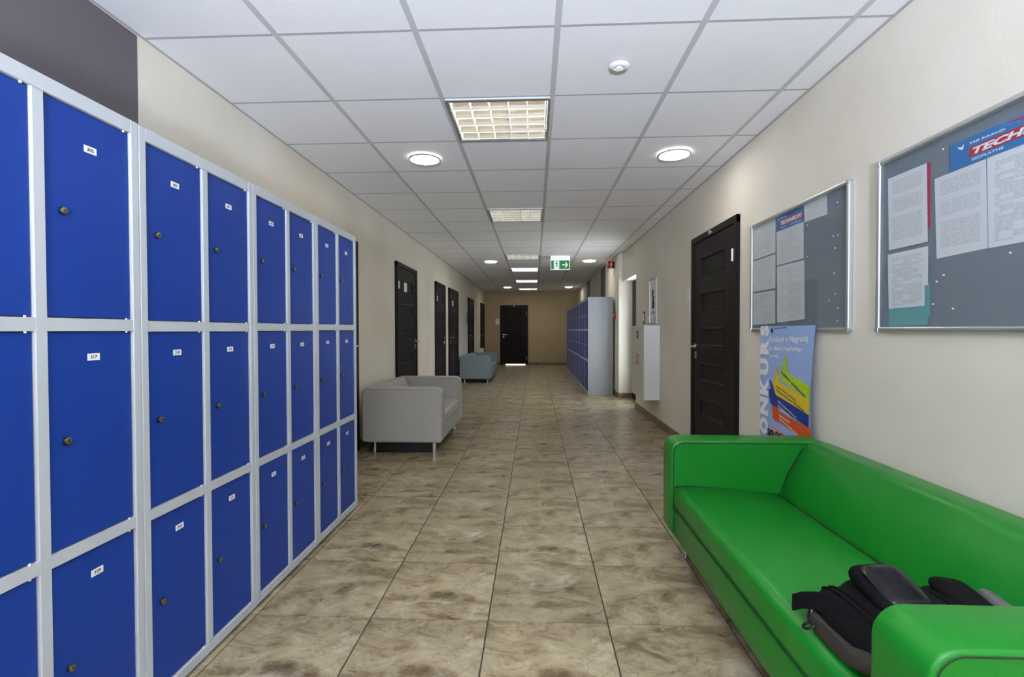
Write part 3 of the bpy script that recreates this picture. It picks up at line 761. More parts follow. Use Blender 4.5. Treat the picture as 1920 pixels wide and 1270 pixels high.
# ================================================================== SOFAS
def make_sofa(name, L_, D, H, zb, mat, seam_shade, at=0.145, plinth=False, shade=None, seat_z=(0.365, 0.325), lift=0.262):
    """local: x = 0 front edge, x = D back; y centred; built facing -x"""
    e = empty(name)
    arm_prof = rrect(0, D, zb, H, 0.055, 8, (0.03, 0.03, 0.055, 0.06))
    for sgn in (-1, 1):
        y0, y1 = (-L_ / 2, -L_ / 2 + at) if sgn < 0 else (L_ / 2 - at, L_ / 2)
        arm = MB().extrude(arm_prof, y0, y1, 0.008, steps=3).build('armrest', M[mat], e)
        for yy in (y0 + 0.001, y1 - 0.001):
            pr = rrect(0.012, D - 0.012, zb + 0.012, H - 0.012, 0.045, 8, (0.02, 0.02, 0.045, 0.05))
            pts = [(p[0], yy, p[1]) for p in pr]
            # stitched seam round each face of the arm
            MB().tube(pts + [pts[0]], 0.0028, 6).build('seam_shade', M[seam_shade], arm)
    yi = L_ / 2 - at - 0.001
    sx = D - 0.25                                      # where the backrest meets the seat
    fz, bz = seat_z
    # base under the cushion
    MB().extrude(rrect(0.010, D - 0.02, zb + 0.004, lift - 0.003, 0.01, 3), -yi, yi, 0.004, steps=2).build('base', M[mat], e)
    MB().box(0.03, D - 0.03, -L_ / 2 + 0.03, L_ / 2 - 0.03, zb - 0.006, zb + 0.002).build('underside', M['black'], e)
    # cushion: rounded nose, falling gently towards the back
    pr = [(0.012, lift + 0.003), (sx + 0.03, lift + 0.003), (sx + 0.03, bz - 0.004)]
    for t in range(1, 7):
        f = t / 7; pr.append((sx + 0.03 - f * (sx - 0.05), bz + (fz - bz) * f + 0.008 * math.sin(math.pi * f)))
    for t in range(7):
        a = R(90 + 90 * t / 6); pr.append((0.050 + 0.040 * math.cos(a), fz - 0.035 + 0.035 * math.sin(a)))
    MB().extrude(pr, -yi, yi, 0.006, steps=2).build('seat_cushion', M[mat], e)
    # backrest, leaning back, rounded top
    tx = D - 0.145
    pr = [(sx, bz - 0.02), (D - 0.004, zb + 0.02), (D - 0.004, H - 0.03)]
    for t in range(5):
        a = R(0 + 90 * t / 4); pr.append((D - 0.034 + 0.03 * math.cos(a), H - 0.034 + 0.032 * math.sin(a)))
    for t in range(7):
        a = R(90 + 68 * t / 6); pr.append((tx + 0.055 + 0.052 * math.cos(a), H - 0.055 + 0.053 * math.sin(a)))
    for t in range(1, 6):
        f = t / 6; x0, z0 = tx + 0.003, H - 0.055 + 0.02
        pr.append((x0 + (sx - x0) * f - 0.012 * math.sin(math.pi * f), z0 + (bz - 0.02 - z0) * f))
    MB().extrude(pr, -yi, yi, 0.006, steps=2).build('backrest', M[mat], e)
    mb = MB(); r_ = 0.0035  # dark tubes along the joints, contact shade put into their colour
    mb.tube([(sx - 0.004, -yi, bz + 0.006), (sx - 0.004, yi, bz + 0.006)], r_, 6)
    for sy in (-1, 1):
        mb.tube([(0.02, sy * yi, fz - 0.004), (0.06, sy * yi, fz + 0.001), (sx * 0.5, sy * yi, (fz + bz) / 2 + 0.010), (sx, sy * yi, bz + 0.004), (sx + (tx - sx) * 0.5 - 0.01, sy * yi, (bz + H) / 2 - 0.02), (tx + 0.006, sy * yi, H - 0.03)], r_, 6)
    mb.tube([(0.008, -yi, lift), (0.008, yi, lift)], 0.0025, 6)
    mb.build('seam_shade', M[seam_shade], e)
    if plinth: MB().box(0.10, D - 0.05, -L_ / 2 + 0.085, L_ / 2 - 0.085, 0.012, zb - 0.004).build('plinth', M['black'], e)
    li = 0.055 if plinth else 0.11
    for lx in (0.085, D - 0.10):
        for ly in (-L_ / 2 + li, L_ / 2 - li):
            mb = MB(); mb.cyl((lx, ly, 0.006), (lx, ly, zb - 0.005), 0.019, n=20); mb.cyl((lx, ly, 0), (lx, ly, 0.006), 0.022, n=20)
            mb.build('leg', M['chrome'], e)
    return e
s = make_sofa('sofa', 1.70, 0.765, 0.588, 0.12, 'green', 'green_seam_shade')
s.location = (0.665, (0.845 + 2.545) / 2, 0)
tag(s, 'bright green leatherette sofa against the right wall, black bag on it', 'sofa')
s = make_sofa('sofa', 1.20, 0.735, 0.605, 0.109, 'grey_cloth', 'grey_seam_shade', at=0.13, plinth=True)
s.rotation_euler = (0, 0, math.pi); s.location = (-0.838, 4.95, 0)
tag(s, 'small grey-beige fabric sofa at the end of the near blue lockers', 'sofa')
s = make_sofa('sofa', 1.78, 0.68, 0.575, 0.085, 'blue_cloth', 'blue_seam_shade', at=0.14, plinth=True)
s.rotation_euler = (0, 0, math.pi); s.location = (-0.93, 11.22, 0)
tag(s, 'blue-grey sofa farther along the left wall beside a dark door', 'sofa')

# ================================================================== NOTICE BOARDS
def make_board(y0, y1, z0, z1, label):
    """in the right wall's frame, origin at the lower far corner"""
    Wd, Hd = y1 - y0, z1 - z0
    e = empty('notice_board', frame_right(WR, y1, z0)); tag(e, label, 'notice board', 'framed grey notice boards on the right wall')
    MB().box(0.003, Wd - 0.003, 0.003, Hd - 0.003, 0.0, 0.006).build('felt_panel', M['felt'], e)
    t = 0.021
    def bar(x0, y0_, x1, y1_, horiz):
        mb = MB(); prof = rrect(0, t, 0.0, 0.024, 0.007, 4)
        if horiz: mb.extrude([(p[0], p[1]) for p in prof], 0, x1 - x0); o = mb.build('frame_bar', M['alu'], e); o.matrix_local = Matrix(((0, 1, 0, x0), (1, 0, 0, y0_), (0, 0, 1, 0), (0, 0, 0, 1)))
        else: mb.extrude([(p[0], p[1]) for p in prof], 0, y1_ - y0_); o = mb.build('frame_bar', M['alu'], e); o.matrix_local = Matrix(((1, 0, 0, x0), (0, 1, 0, y0_), (0, 0, 1, 0), (0, 0, 0, 1)))
    bar(t, 0, Wd - t, 0, True); bar(t, Hd - t, Wd - t, 0, True)
    bar(0, t, 0, Hd - t, False); bar(Wd - t, t, 0, Hd - t, False)
    for cx, cy in ((0, 0), (Wd - t, 0), (Wd - t, Hd - t), (0, Hd - t)):
        mb = MB(); b = 0.001
        rs = [0.003] * 4; idx = {(0, 0): 0, (1, 0): 1, (1, 1): 2, (0, 1): 3}[(1 if cx > 0 else 0, 1 if cy > 0 else 0)]; rs[idx] = 0.017
        pr = rrect(-0.0008, t + 0.0008, -0.0008, t + 0.0008, 0.003, 4, tuple(rs))
        mb.extrude(pr, -0.026, 0.0, 0.002, steps=2); o = mb.build('corner_cap', M['white' if False else 'alu'], e)
        o.matrix_local = Matrix(((1, 0, 0, cx), (0, 0, 1, cy), (0, -1, 0, 0), (0, 0, 0, 1)))
    MB().box(t - 0.002, Wd - t + 0.002, t - 0.002, Hd - t + 0.002, 0.0155, 0.0175).build('clear_pane', M['glass'], e)
    return e
NB_A = make_board(2.291, 3.305, 1.117, 1.815, 'farther notice board, beside the dark door, with the poster hanging under it')
NB_B = make_board(1.100, 2.115, 1.117, 1.826, 'nearer notice board cut by the photo edge, large red and blue banner in it')

def sheet(name, pts, mat, label, group, out=0.0065, th=0.0008, curl=0.0, cat='paper'):
    """printed sheet lying on a board: pts = (y, z) corners clockwise from top left as seen; out = distance from the wall"""
    ys = [p[0] for p in pts]; zs = [p[1] for p in pts]
    yc, zc = max(ys), min(zs)
    e_mat = frame_right(WR - out, yc, zc)
    loc = [(yc - y, z - zc) for y, z in pts]
    mb = MB()
    n = len(loc)
    area2 = sum(loc[i][0] * loc[(i + 1) % n][1] - loc[(i + 1) % n][0] * loc[i][1] for i in range(n))
    if area2 < 0: loc = loc[::-1]
    mb.poly([(x, y, 0) for x, y in loc] + [(x, y, th) for x, y in loc], [tuple(range(n))[::-1], tuple(range(n, 2 * n))] + [(i, (i + 1) % n, n + (i + 1) % n, n + i) for i in range(n)])
    o = mb.build(name, mat); o.matrix_world = e_mat
    W_ = max(p[0] for p in loc); H_ = max(p[1] for p in loc)
    uvl = o.data.uv_layers.new(name='UVMap')
    for lp in o.data.loops:
        c = o.data.vertices[lp.vertex_index].co; uvl.data[lp.index].uv = (c.x / W_, c.y / H_)
    tag(o, label, cat, group)
    return o
G1 = 'papers pinned on the farther notice board'; G2 = 'papers pinned on the nearer notice board'
sheet('paper_sheet', [(3.30, 1.800), (3.000, 1.798), (2.998, 1.592), (3.297, 1.586)], M['paper_faint'], 'top printed sheet of the left column on the farther notice board', G1)
sheet('paper_sheet', [(3.297, 1.577), (2.997, 1.582), (2.997, 1.378), (3.297, 1.377)], M['paper_faint'], 'middle printed sheet of the left column on the farther notice board', G1)
sheet('paper_sheet', [(3.302, 1.366), (2.998, 1.366), (2.995, 1.166), (3.298, 1.160)], M['paper_faint'], 'bottom printed sheet of the left column on the farther notice board', G1)
sheet('paper_sheet', [(2.985, 1.713), (2.694, 1.711), (2.690, 1.511), (2.978, 1.511)], M['paper_faint'], 'printed sheet right under the small red and blue banner', G1)
sheet('paper_sheet', [(2.976, 1.503), (2.684, 1.501), (2.676, 1.184), (2.971, 1.170)], M['paper_faint'], 'long printed sheet at the foot of the middle column on the farther notice board', G1)
sheet('paper_sheet', [(2.691, 1.801), (2.488, 1.798), (2.482, 1.698), (2.682, 1.702)], M['paper_faint'], 'short wide sheet in the top right part of the farther notice board', G1)
sheet('paper_sheet', [(2.066, 1.742), (1.870, 1.740), (1.860, 1.450), (2.056, 1.450)], M['paper'], 'upper left typed letter with a red card behind it on the nearer notice board', G2, out=0.0088)
sheet('backing_card', [(2.04, 1.742), (1.856, 1.740), (1.853, 1.497), (2.04, 1.50)], M['card_red'], 'dark red card showing behind the upper left letter', G2, cat='card')
sheet('paper_sheet', [(2.062, 1.433), (1.858, 1.434), (1.857, 1.292), (1.873, 1.290), (1.871, 1.215), (2.053, 1.212)], M['paper_table'], 'lower left typed sheet with a cut corner over a teal card', G2, out=0.0088)
sheet('backing_card', [(2.058, 1.30), (1.852, 1.30), (1.846, 1.18), (1.858, 1.175), (1.859, 1.145), (2.055, 1.142)], M['teal'], 'teal card under the lower left typed sheet', G2, cat='card')
sheet('paper_sheet', [(1.836, 1.671), (1.636, 1.674), (1.625, 1.387), (1.822, 1.382)], M['paper'], 'typed letter under the left end of the large banner', G2)
sheet('paper_sheet', [(1.632, 1.676), (1.415, 1.676), (1.41, 1.386), (1.622, 1.386)], M['paper_table'], 'printed timetable at the right edge of the photo under the large banner', G2)

def banner(y0, y1, z0, z1, label, group, out=0.0088):
    """blue school banner with a red bar: y0 is its left edge as seen"""
    Wb, Hb = y0 - y1, z1 - z0
    e = empty('banner', frame_right(WR - out, y0, z0)); tag(e, label, 'banner', group)
    MB().box(0, Wb, 0, Hb, -0.0004, 0.0004).build('banner_sheet', M['b_blue'], e)
    mb = MB(); a, b = 0.145 * Wb, 0.975 * Wb; t = 0.0007
    mb.poly([(a, 0.26 * Hb, t), (b, 0.26 * Hb, t), (b, 0.62 * Hb, t), (a + 0.01 * Wb, 0.62 * Hb, t)], [(0, 1, 2, 3)], 0)
    # swooping arrow
    pts = []
    for k in range(9):
        f = k / 8; pts.append((0.40 * Wb + 0.17 * Wb * f, 0.93 * Hb - 0.02 * Hb * math.sin(3 * f) - 0.10 * Hb * f * f))
    for k in range(8):
        (x0, y_), (x1, y1_) = pts[k], pts[k + 1]; w0 = 0.012 * Hb + 0.05 * Hb * k / 8; w1 = 0.012 * Hb + 0.05 * Hb * (k + 1) / 8
        mb.poly([(x0, y_ - w0, t), (x1, y1_ - w1, t), (x1, y1_ + w1, t), (x0, y_ + w0, t)], [(0, 1, 2, 3)], 0)
    ex, ey = pts[-1]
    mb.poly([(ex - 0.03 * Wb, ey - 0.13 * Hb, t), (ex + 0.035 * Wb, ey - 0.14 * Hb, t), (ex + 0.025 * Wb, ey + 0.13 * Hb, t)], [(0, 1, 2)], 0)
    mb.build('red_print', M['b_red'], e)
    mb = MB()
    put_text(mb, 'TECHNIKUM', 0.175 * Wb, 0.31 * Hb, 0.77 * Wb, 0.25 * Hb, 0.0011, 0, bold=0.045, shear=0.25)
    put_text(mb, 'TEB Edukacja', 0.15 * Wb, 0.70 * Hb, 0.25 * Wb, 0.10 * Hb, 0.0011, 0, bold=0.03)
    put_text(mb, 'BEZPŁATNE', 0.17 * Wb, 0.10 * Hb, 0.22 * Wb, 0.085 * Hb, 0.0011, 0, bold=0.02)
    put_text(mb, 'PAŃSTWOWE UPRAWNIENIA', 0.55 * Wb, 0.10 * Hb, 0.38 * Wb, 0.085 * Hb, 0.0011, 0, bold=0.02)
    x, y = 0.055 * Wb, 0.66 * Hb
    mb.poly([(x, y + 0.16 * Hb, 0.0011), (x + 0.03 * Wb, y, 0.0011), (x + 0.05 * Wb, y, 0.0011), (x + 0.055 * Wb, y + 0.2 * Hb, 0.0011), (x + 0.038 * Wb, y + 0.1 * Hb, 0.0011)], [(0, 1, 2, 3, 4)])
    mb.build('white_lettering', M['p_white'], e)
banner(2.985, 2.694, 1.710, 1.802, 'small red and blue banner reading TECHNIKUM on the farther notice board', G1)
banner(1.768, 1.27, 1.675, 1.765, 'large red and blue banner reading TECHNIKUM on the nearer notice board', G2)
# stray pins in the felt
pn = MB(); pn.lathe([(0.003, 0), (0.0034, 0.002), (0.0022, 0.0042), (0.0003, 0.005)], 10); pin_me = pn.mesh('push_pin', M['white'])
PINS = [(2.40, 1.735, 0, 'near the top right corner'), (2.43, 1.58, 0, 'left one of the level pair at right'), (2.395, 1.578, 0, 'right one of the level pair at right'),
        (2.415, 1.52, 0, 'just under the level pair at right'), (2.655, 1.68, 0, 'just under the short wide sheet'), (2.655, 1.515, 0, 'beside the middle sheet column'),
        (2.42, 1.40, 0, 'at mid right, alone'), (2.41, 1.30, 0, 'in the lower right quarter, upper one'), (2.46, 1.27, 0, 'in the lower right quarter, leftmost one'), (2.39, 1.23, 0, 'in the lower right quarter, right one'),
        (2.39, 1.17, 0, 'lowest at the bottom right'), (1.80, 1.765, 1, 'left of the large banner'), (1.82, 1.30, 1, 'below the typed letter, left one'), (1.79, 1.32, 1, 'below the typed letter, right one'),
        (1.835, 1.22, 1, 'right of the teal card'), (1.75, 1.20, 1, 'low, right of the teal card'), (1.55, 1.36, 1, 'under the timetable')]
for k, (y, z, b, wh) in enumerate(PINS):
    o = inst('push_pin', pin_me); o.matrix_world = frame_right(WR - 0.0062, y, z)
    tag(o, 'white push pin on the ' + ('nearer' if b else 'farther') + ' board, ' + wh, 'pin', 'loose push pins on the ' + ('nearer' if b else 'farther') + ' notice board')

# ------------------------------------------------------------------ poster under the farther board
PW, PH = 0.600, 0.80
pe = empty('poster', frame_right(WR - 0.029, 3.133, 1.150 - PH)); tag(pe, 'light blue contest poster reading KONKURS hanging under the farther notice board', 'poster')
def bend(x, y):                     # the sheet hangs a little away from the wall at its lower right corner
    return 0.014 * (1 - y / PH) * (x / PW)
def flat_bend(o, off):
    for v in o.data.vertices: v.co.z += bend(v.co.x, v.co.y) + off
    o.data.update()
mb = MB(); nx, ny = 10, 14
def edge_x(fx, y):
    t = 1 - y / PH
    narrow = 0.03 * math.sin(math.pi * min(1, t / 0.9))
    return fx * (PW - narrow)
vs = [(edge_x(i / nx, PH * j / ny), PH * j / ny, 0.0) for j in range(ny + 1) for i in range(nx + 1)]
q = len(vs); vs2 = vs + [(x, y, -0.0008) for x, y, z in vs]
fs = [(j * (nx + 1) + i, j * (nx + 1) + i + 1, (j + 1) * (nx + 1) + i + 1, (j + 1) * (nx + 1) + i) for j in range(ny) for i in range(nx)]
fs += [tuple(q + k for k in f[::-1]) for f in fs]
o = mb.poly(vs2, fs, 0, True).build('poster_sheet', M['p_sky'], pe, sharp=False); flat_bend(o, 0)
def px(cx, cy):
    """poster drawing coordinates: measured on a 570 x 1120 sketch of the sheet"""
    return ((cx - 50) / 570.0 * PW, PH - (cy - 70) / 1385.0 * PH)
def art(name, polys, mat, off):
    mb = MB()
    for p in polys:
        pts = [px(*c) for c in p]
        n = len(pts); a2 = sum(pts[i][0] * pts[(i + 1) % n][1] - pts[(i + 1) % n][0] * pts[i][1] for i in range(n))
        if a2 < 0: pts = pts[::-1]
        mb.poly([(x, y, 0) for x, y in pts], [tuple(range(n))])
    o = mb.build(name, mat, pe); flat_bend(o, off); return o
art('lime_hand', [[(300, 470), (325, 465), (330, 370), (350, 362), (358, 440), (375, 530), (375, 610), (300, 610)], [(375, 530), (585, 610), (585, 745), (300, 610)]], M['p_lime'], 0.0026)
art('yellow_hand', [[(215, 610), (240, 600), (240, 500), (258, 492), (275, 590), (290, 640), (290, 770), (240, 770), (222, 700)], [(290, 640), (585, 740), (585, 872), (240, 768)]], M['p_yellow'], 0.0022)
art('navy_hand', [[(170, 625), (190, 640), (250, 775), (270, 780), (270, 900), (210, 885), (185, 870), (165, 790), (165, 730), (190, 725)], [(250, 775), (585, 872), (585, 985), (270, 890)]], M['p_navy'], 0.0028)
art('red_hand', [[(200, 780), (222, 780), (255, 870), (290, 930), (290, 1035), (240, 1040), (215, 1020), (200, 900)], [(290, 930), (600, 990), (618, 1130), (285, 1035)]], M['p_red'], 0.0018)
art('orange_strip', [[(200, 1105), (455, 1165), (460, 1215), (200, 1150)]], M['p_orange'], 0.0012)
art('navy_diamond', [[(190, 82), (208, 120), (193, 150), (175, 122)]], M['ink'], 0.0012)
mb = MB()
def pt(body, cx, cy, w, h, rot=0.0, bold=0.03):
    x, y = px(cx, cy); put_text(mb, body, x, y, w / 570.0 * PW, h / 1385.0 * PH, 0, 0, rot, bold)
x_, y_ = px(148, 1455)
def vtext(ch, ytop, ybot, w=108):
    # big rotated letters, reading upwards
    xa, yb = px(158, ybot); h_ = (ybot - ytop) / 1385.0 * PH; w_ = w / 570.0 * PW
    me = text_mesh(ch, 0.07)
    mb.add_mesh(me, Matrix.Translation((xa, yb, 0)) @ Matrix.Rotation(R(90), 4, 'Z') @ Matrix.Diagonal((h_, w_, 1, 1)))
for ch, a, b in (('S', 62, 175), ('R', 205, 372), ('U', 415, 592), ('K', 622, 805), ('N', 830, 1020), ('O', 1045, 1225), ('K', 1250, 1430)): vtext(ch, a, b)
pt('Konkurs o Nagrodę', 165, 260, 400, 80, 2.0); pt('im. Marka Drapińskiego', 165, 335, 345, 58, 1.5); pt('XIV edycja', 165, 400, 110, 34, 1.0)
o = mb.build('white_lettering', M['p_white'], pe); flat_bend(o, 0.0024)
def line(name, mat, off, *a):
    global mb
    mb = MB(); pt(*a); o = mb.build(name, mat, pe); flat_bend(o, off)
for a in (('Ogłoś swoją pracę konkursową', 272, 838, 205, 26, -17), ('do 7 kwietnia 2018 r.', 272, 882, 155, 26, -17), ('Gwarantowane', 290, 975, 115, 26, -10),
          ('nagrody dla uczniów do gry', 290, 1010, 205, 26, -14), ('WEŹ NAGRODĘ MISTRZÓW', 210, 1140, 230, 30, -12.5)):
    line('small_white_lettering', M['p_white'], 0.0034, *a)
line('prize_lettering', M['ink'], 0.0036, '20.000', 150, 1215, 220, 75, 0, 0.05)
for a in (('fundacja TEB', 222, 108, 130, 22, 2), ('Działasz społecznie?', 300, 545, 268, 36, -23), ('jesteś uczniem, studentem', 250, 690, 215, 24, -14),
          ('lub absolwentem szkoły TEB Edukacja?', 250, 728, 300, 24, -14)):
    line('dark_lettering', M['p_navy'], 0.0034, *a)

# ================================================================== THINGS ON THE RIGHT WALL
# fire hose cabinet
e = empty('fire_cabinet', frame_right(WR - 0.18, 6.42, 0.31)); tag(e, 'white metal fire hose cabinet on the right wall beside the recess', 'cabinet')
Wc, Hc = 0.71, 0.87
MB().box(0, Wc, 0, Hc, -0.178, -0.004).build('cabinet_body', M['white'], e)
dr = MB().bbox(0.006, Wc - 0.006, 0.006, Hc - 0.006, -0.004, 0.004, 0.002).build('door', M['cream_box'], e)
mb = MB(); mb.lathe([(0.055, 0), (0.0004, 0.0001)], 28, 0, centre=(0.36, 0.76, 0.0046)); mb.build('round_sticker', M['ink'], dr)
mb = MB(); mb.box(0.33, 0.385, 0.752, 0.768, 0.005, 0.0054); mb.build('sticker_bar', M['white'], dr)
mb = MB(); mb.box(0.30, 0.42, 0.395, 0.515, 0.004, 0.0048, 0); st = mb.build('red_pictogram', M['red'], dr)
mb = MB(); mb.lathe([(0.034, 0), (0.020, 0.0002)], 24, 0, centre=(0.36, 0.452, 0.0052)); mb.box(0.36, 0.405, 0.48, 0.488, 0.0052, 0.0056)
mb.build('hose_symbol', M['white'], dr)
mb = MB(); mb.lathe([(0.012, 0), (0.012, 0.008), (0.0004, 0.010)], 16, 0, centre=(0.05, 0.47, 0.004)); mb.box(0.03, 0.07, 0.50, 0.53, 0.004, 0.006); mb.build('latch', M['steel'], dr)
mb = MB()
for k in range(9): mb.box(0.08 + 0.06 * k, 0.12 + 0.06 * k, Hc - 0.03, Hc - 0.026, 0.004, 0.0046)
mb.build('vent_slots', M['lock_dark'], dr)

# framed instruction sign
e = empty('framed_sign', frame_right(WR, 6.19, 1.20)); tag(e, 'narrow white framed sign with a dark picture above the fire cabinet', 'sign')
mb = MB(); Wf, Hf = 0.35, 0.555
for x0, x1, y0, y1 in ((0, Wf, 0, 0.016), (0, Wf, Hf - 0.016, Hf), (0, 0.016, 0.016, Hf - 0.016), (Wf - 0.016, Wf, 0.016, Hf - 0.016)): mb.box(x0, x1, y0, y1, 0, 0.018)
mb.build('sign_frame', M['alu'], e)
MB().box(0.014, Wf - 0.014, 0.014, Hf - 0.014, 0.0, 0.008).build('sign_plate', M['white'], e)
mb = MB()
pts = [(0.12, 0.40), (0.17, 0.43), (0.20, 0.40), (0.19, 0.35), (0.23, 0.33), (0.22, 0.28), (0.25, 0.24), (0.22, 0.19), (0.15, 0.18), (0.11, 0.21), (0.14, 0.24), (0.12, 0.28), (0.16, 0.31), (0.13, 0.35)]
mb.poly([(x, y, 0.0086) for x, y in pts], [tuple(range(len(pts)))[::-1]])
for k in range(4): mb.box(0.06, 0.28, 0.150 - 0.010 * k, 0.154 - 0.010 * k, 0.008, 0.0086)
mb.box(0.06, 0.09, 0.05, 0.07, 0.008, 0.0088); mb.box(0.26, 0.28, 0.03, 0.08, 0.008, 0.0088)
mb.build('dark_picture', M['ink'], e)
# switch
e = empty('light_switch', frame_right(WR, 6.555, 1.21)); tag(e, 'white light switch plate between the recess and the framed sign', 'switch')
MB().bbox(0, 0.085, 0, 0.16, 0, 0.010, 0.003).build('switch_plate', M['bag_grey'], e)
MB().bbox(0.018, 0.068, 0.03, 0.13, 0.010, 0.016, 0.003).build('rocker', M['white'], e)
# plaque next to the big door
e = empty('room_plaque', frame_right(WR, 4.72, 1.285)); tag(e, 'pale yellow room plaques on the wall left of the large dark door', 'plaque')
MB().bbox(0, 0.09, 0, 0.105, 0, 0.008, 0.002).build('lower_plate', M['cream_box'], e)
MB().bbox(0, 0.09, 0.115, 0.222, 0, 0.008, 0.002).build('upper_plate', M['radiator'], e)
# red call point at the edge of the far lockers
e = empty('call_point', frame_right(WR2, 8.50, 1.335)); tag(e, 'small red fire alarm call point between the far lockers and the recess', 'alarm')
MB().bbox(0, 0.10, 0, 0.10, 0, 0.04, 0.006).build('housing', M['red'], e)
MB().bbox(0.025, 0.075, 0.03, 0.07, 0.04, 0.043, 0.001).build('press_plate', M['white'], e)
# siren
e = empty('alarm_siren', frame_right(WR2, 8.62, 2.27)); tag(e, 'red round alarm siren high on the right wall before the dark bands', 'siren')
MB().lathe([(0.0004, 0), (0.062, 0), (0.062, 0.035), (0.06, 0.036)], 28).build('base', M['lock_dark'], e)
mb = MB(); mb.lathe([(0.062, 0.034), (0.066, 0.040), (0.066, 0.10), (0.055, 0.115), (0.0004, 0.118)], 28, 0); mb.build('sounder', M['red'], e)
MB().lathe([(0.0665, 0.050), (0.068, 0.052), (0.068, 0.060), (0.0665, 0.062)], 28).build('white_ring', M['white'], e)
mb = MB(); mb.tube([(0, -0.06, 0.006), (0.002, -0.14, 0.006), (0, -0.20, 0.006)], 0.006); mb.build('cable', M['white'], e)

# ================================================================== THINGS ON THE FAR AND LEFT WALLS
e = empty('door_notice', frame_far(-1.27, Y1, 1.30)); tag(e, 'white paper sign on the far wall left of the end door', 'sign')
MB().box(0, 0.125, 0, 0.20, 0, 0.006).build('plate', M['white'], e)
mb = MB(); mb.box(0.015, 0.11, 0.05, 0.06, 0.006, 0.0066); mb.box(0.015, 0.09, 0.08, 0.088, 0.006, 0.0066); mb.box(0.015, 0.11, 0.13, 0.15, 0.006, 0.0066); mb.build('print', M['p_sky'], e)
e = empty('wall_plate', frame_left(WL(11.8), 11.72, 1.28)); tag(e, 'grey plate on the left wall just before the door behind the far sofa', 'plate')
MB().bbox(0, 0.16, 0, 0.26, 0, 0.02, 0.003).build('plate_body', M['bag_grey'], e)
# radiator
e = empty('radiator', frame_left(WL(13.9) + 0.052, 13.25, 0.10)); tag(e, 'white panel radiator on the left wall behind the far blue-grey sofa', 'radiator')
mb = MB(); mb.box(0, 1.1, 0, 0.50, 0, 0.07)
for k in range(22): mb.bbox(0.02 + 0.049 * k, 0.05 + 0.049 * k, 0.02, 0.47, 0.07, 0.080, 0.006)
mb.build('panel', M['radiator'], e)
mb = MB()
for k in range(24): mb.box(0.01 + 0.0455 * k, 0.04 + 0.0455 * k, 0.50, 0.504, 0.008, 0.062)
mb.build('top_grille', M['radiator'], e)
mb = MB(); mb.box(0.1, 0.14, 0.1, 0.4, -0.045, 0); mb.box(0.96, 1.0, 0.1, 0.4, -0.045, 0); mb.build('bracket', M['steel'], e)

# ================================================================== CEILING THINGS
# exit sign box hung under the ceiling
e = empty('exit_sign', frame_far(0.272, 8.30, 2.150)); tag(e, 'green and white running-man exit sign under the ceiling with an arrow to the right', 'exit sign')
Ws = 0.325
MB().box(0.0, Ws, 0.165, 0.236, -0.05, 0.0).build('lamp_housing', M['exit_white'], e)
MB().box(-0.002, Ws + 0.002, 0.0, 0.165, -0.028, -0.004).build('light_panel', M['exit_white'], e)
MB().box(0.008, Ws - 0.008, 0.012, 0.158, -0.004, -0.002).build('green_face', M['exit_green'], e)
mb = MB(); z = -0.0014
def P2(pts): mb.poly([(x, y, z) for x, y in pts], [tuple(range(len(pts)))])
mb.box(0.055, 0.145, 0.014, 0.152, -0.002, -0.0016)                       # white doorway
a = 0.195                                                                 # arrow
P2([(a, 0.077), (a + 0.065, 0.077), (a + 0.065, 0.095), (a, 0.095)])
P2([(a + 0.045, 0.04), (a + 0.062, 0.04), (a + 0.10, 0.086), (a + 0.062, 0.132), (a + 0.045, 0.132), (a + 0.075, 0.086)])
mb.build('white_symbols', M['exit_white'], e)
mb = MB(); z = -0.0010
mb.lathe([(0.011, 0), (0.0003, 0.0001)], 16, 0, centre=(0.104, 0.138, z))
P2([(0.092, 0.126), (0.106, 0.120), (0.112, 0.085), (0.098, 0.080), (0.088, 0.100)])     # torso
P2([(0.106, 0.118), (0.130, 0.100), (0.127, 0.093), (0.104, 0.106)]); P2([(0.092, 0.124), (0.074, 0.104), (0.080, 0.099), (0.096, 0.112)])
P2([(0.100, 0.084), (0.112, 0.085), (0.128, 0.055), (0.120, 0.050)]); P2([(0.120, 0.056), (0.128, 0.055), (0.138, 0.024), (0.128, 0.022)])
P2([(0.098, 0.082), (0.106, 0.080), (0.092, 0.046), (0.084, 0.050)]); P2([(0.084, 0.054), (0.092, 0.046), (0.066, 0.034), (0.064, 0.042)])
mb.build('running_figure', M['exit_green'], e)
# detector / emergency spot
e = empty('ceiling_sensor'); e.location = (0.402, 2.354, CEIL - 0.006); tag(e, 'small round white emergency light with green led in the near ceiling', 'sensor')
MB().lathe([(0.046, 0.001), (0.047, -0.003), (0.041, -0.009), (0.026, -0.011), (0.022, -0.008), (0.0004, -0.008)], 36).build('base', M['white'], e)
MB().lathe([(0.012, -0.008), (0.010, -0.013), (0.0004, -0.015)], 20).build('lens', M['exit_white'], e)
MB().lathe([(0.003, -0.010), (0.0002, -0.014)], 10, centre=(0.024, 0.012, 0)).build('led', M['exit_green'], e)

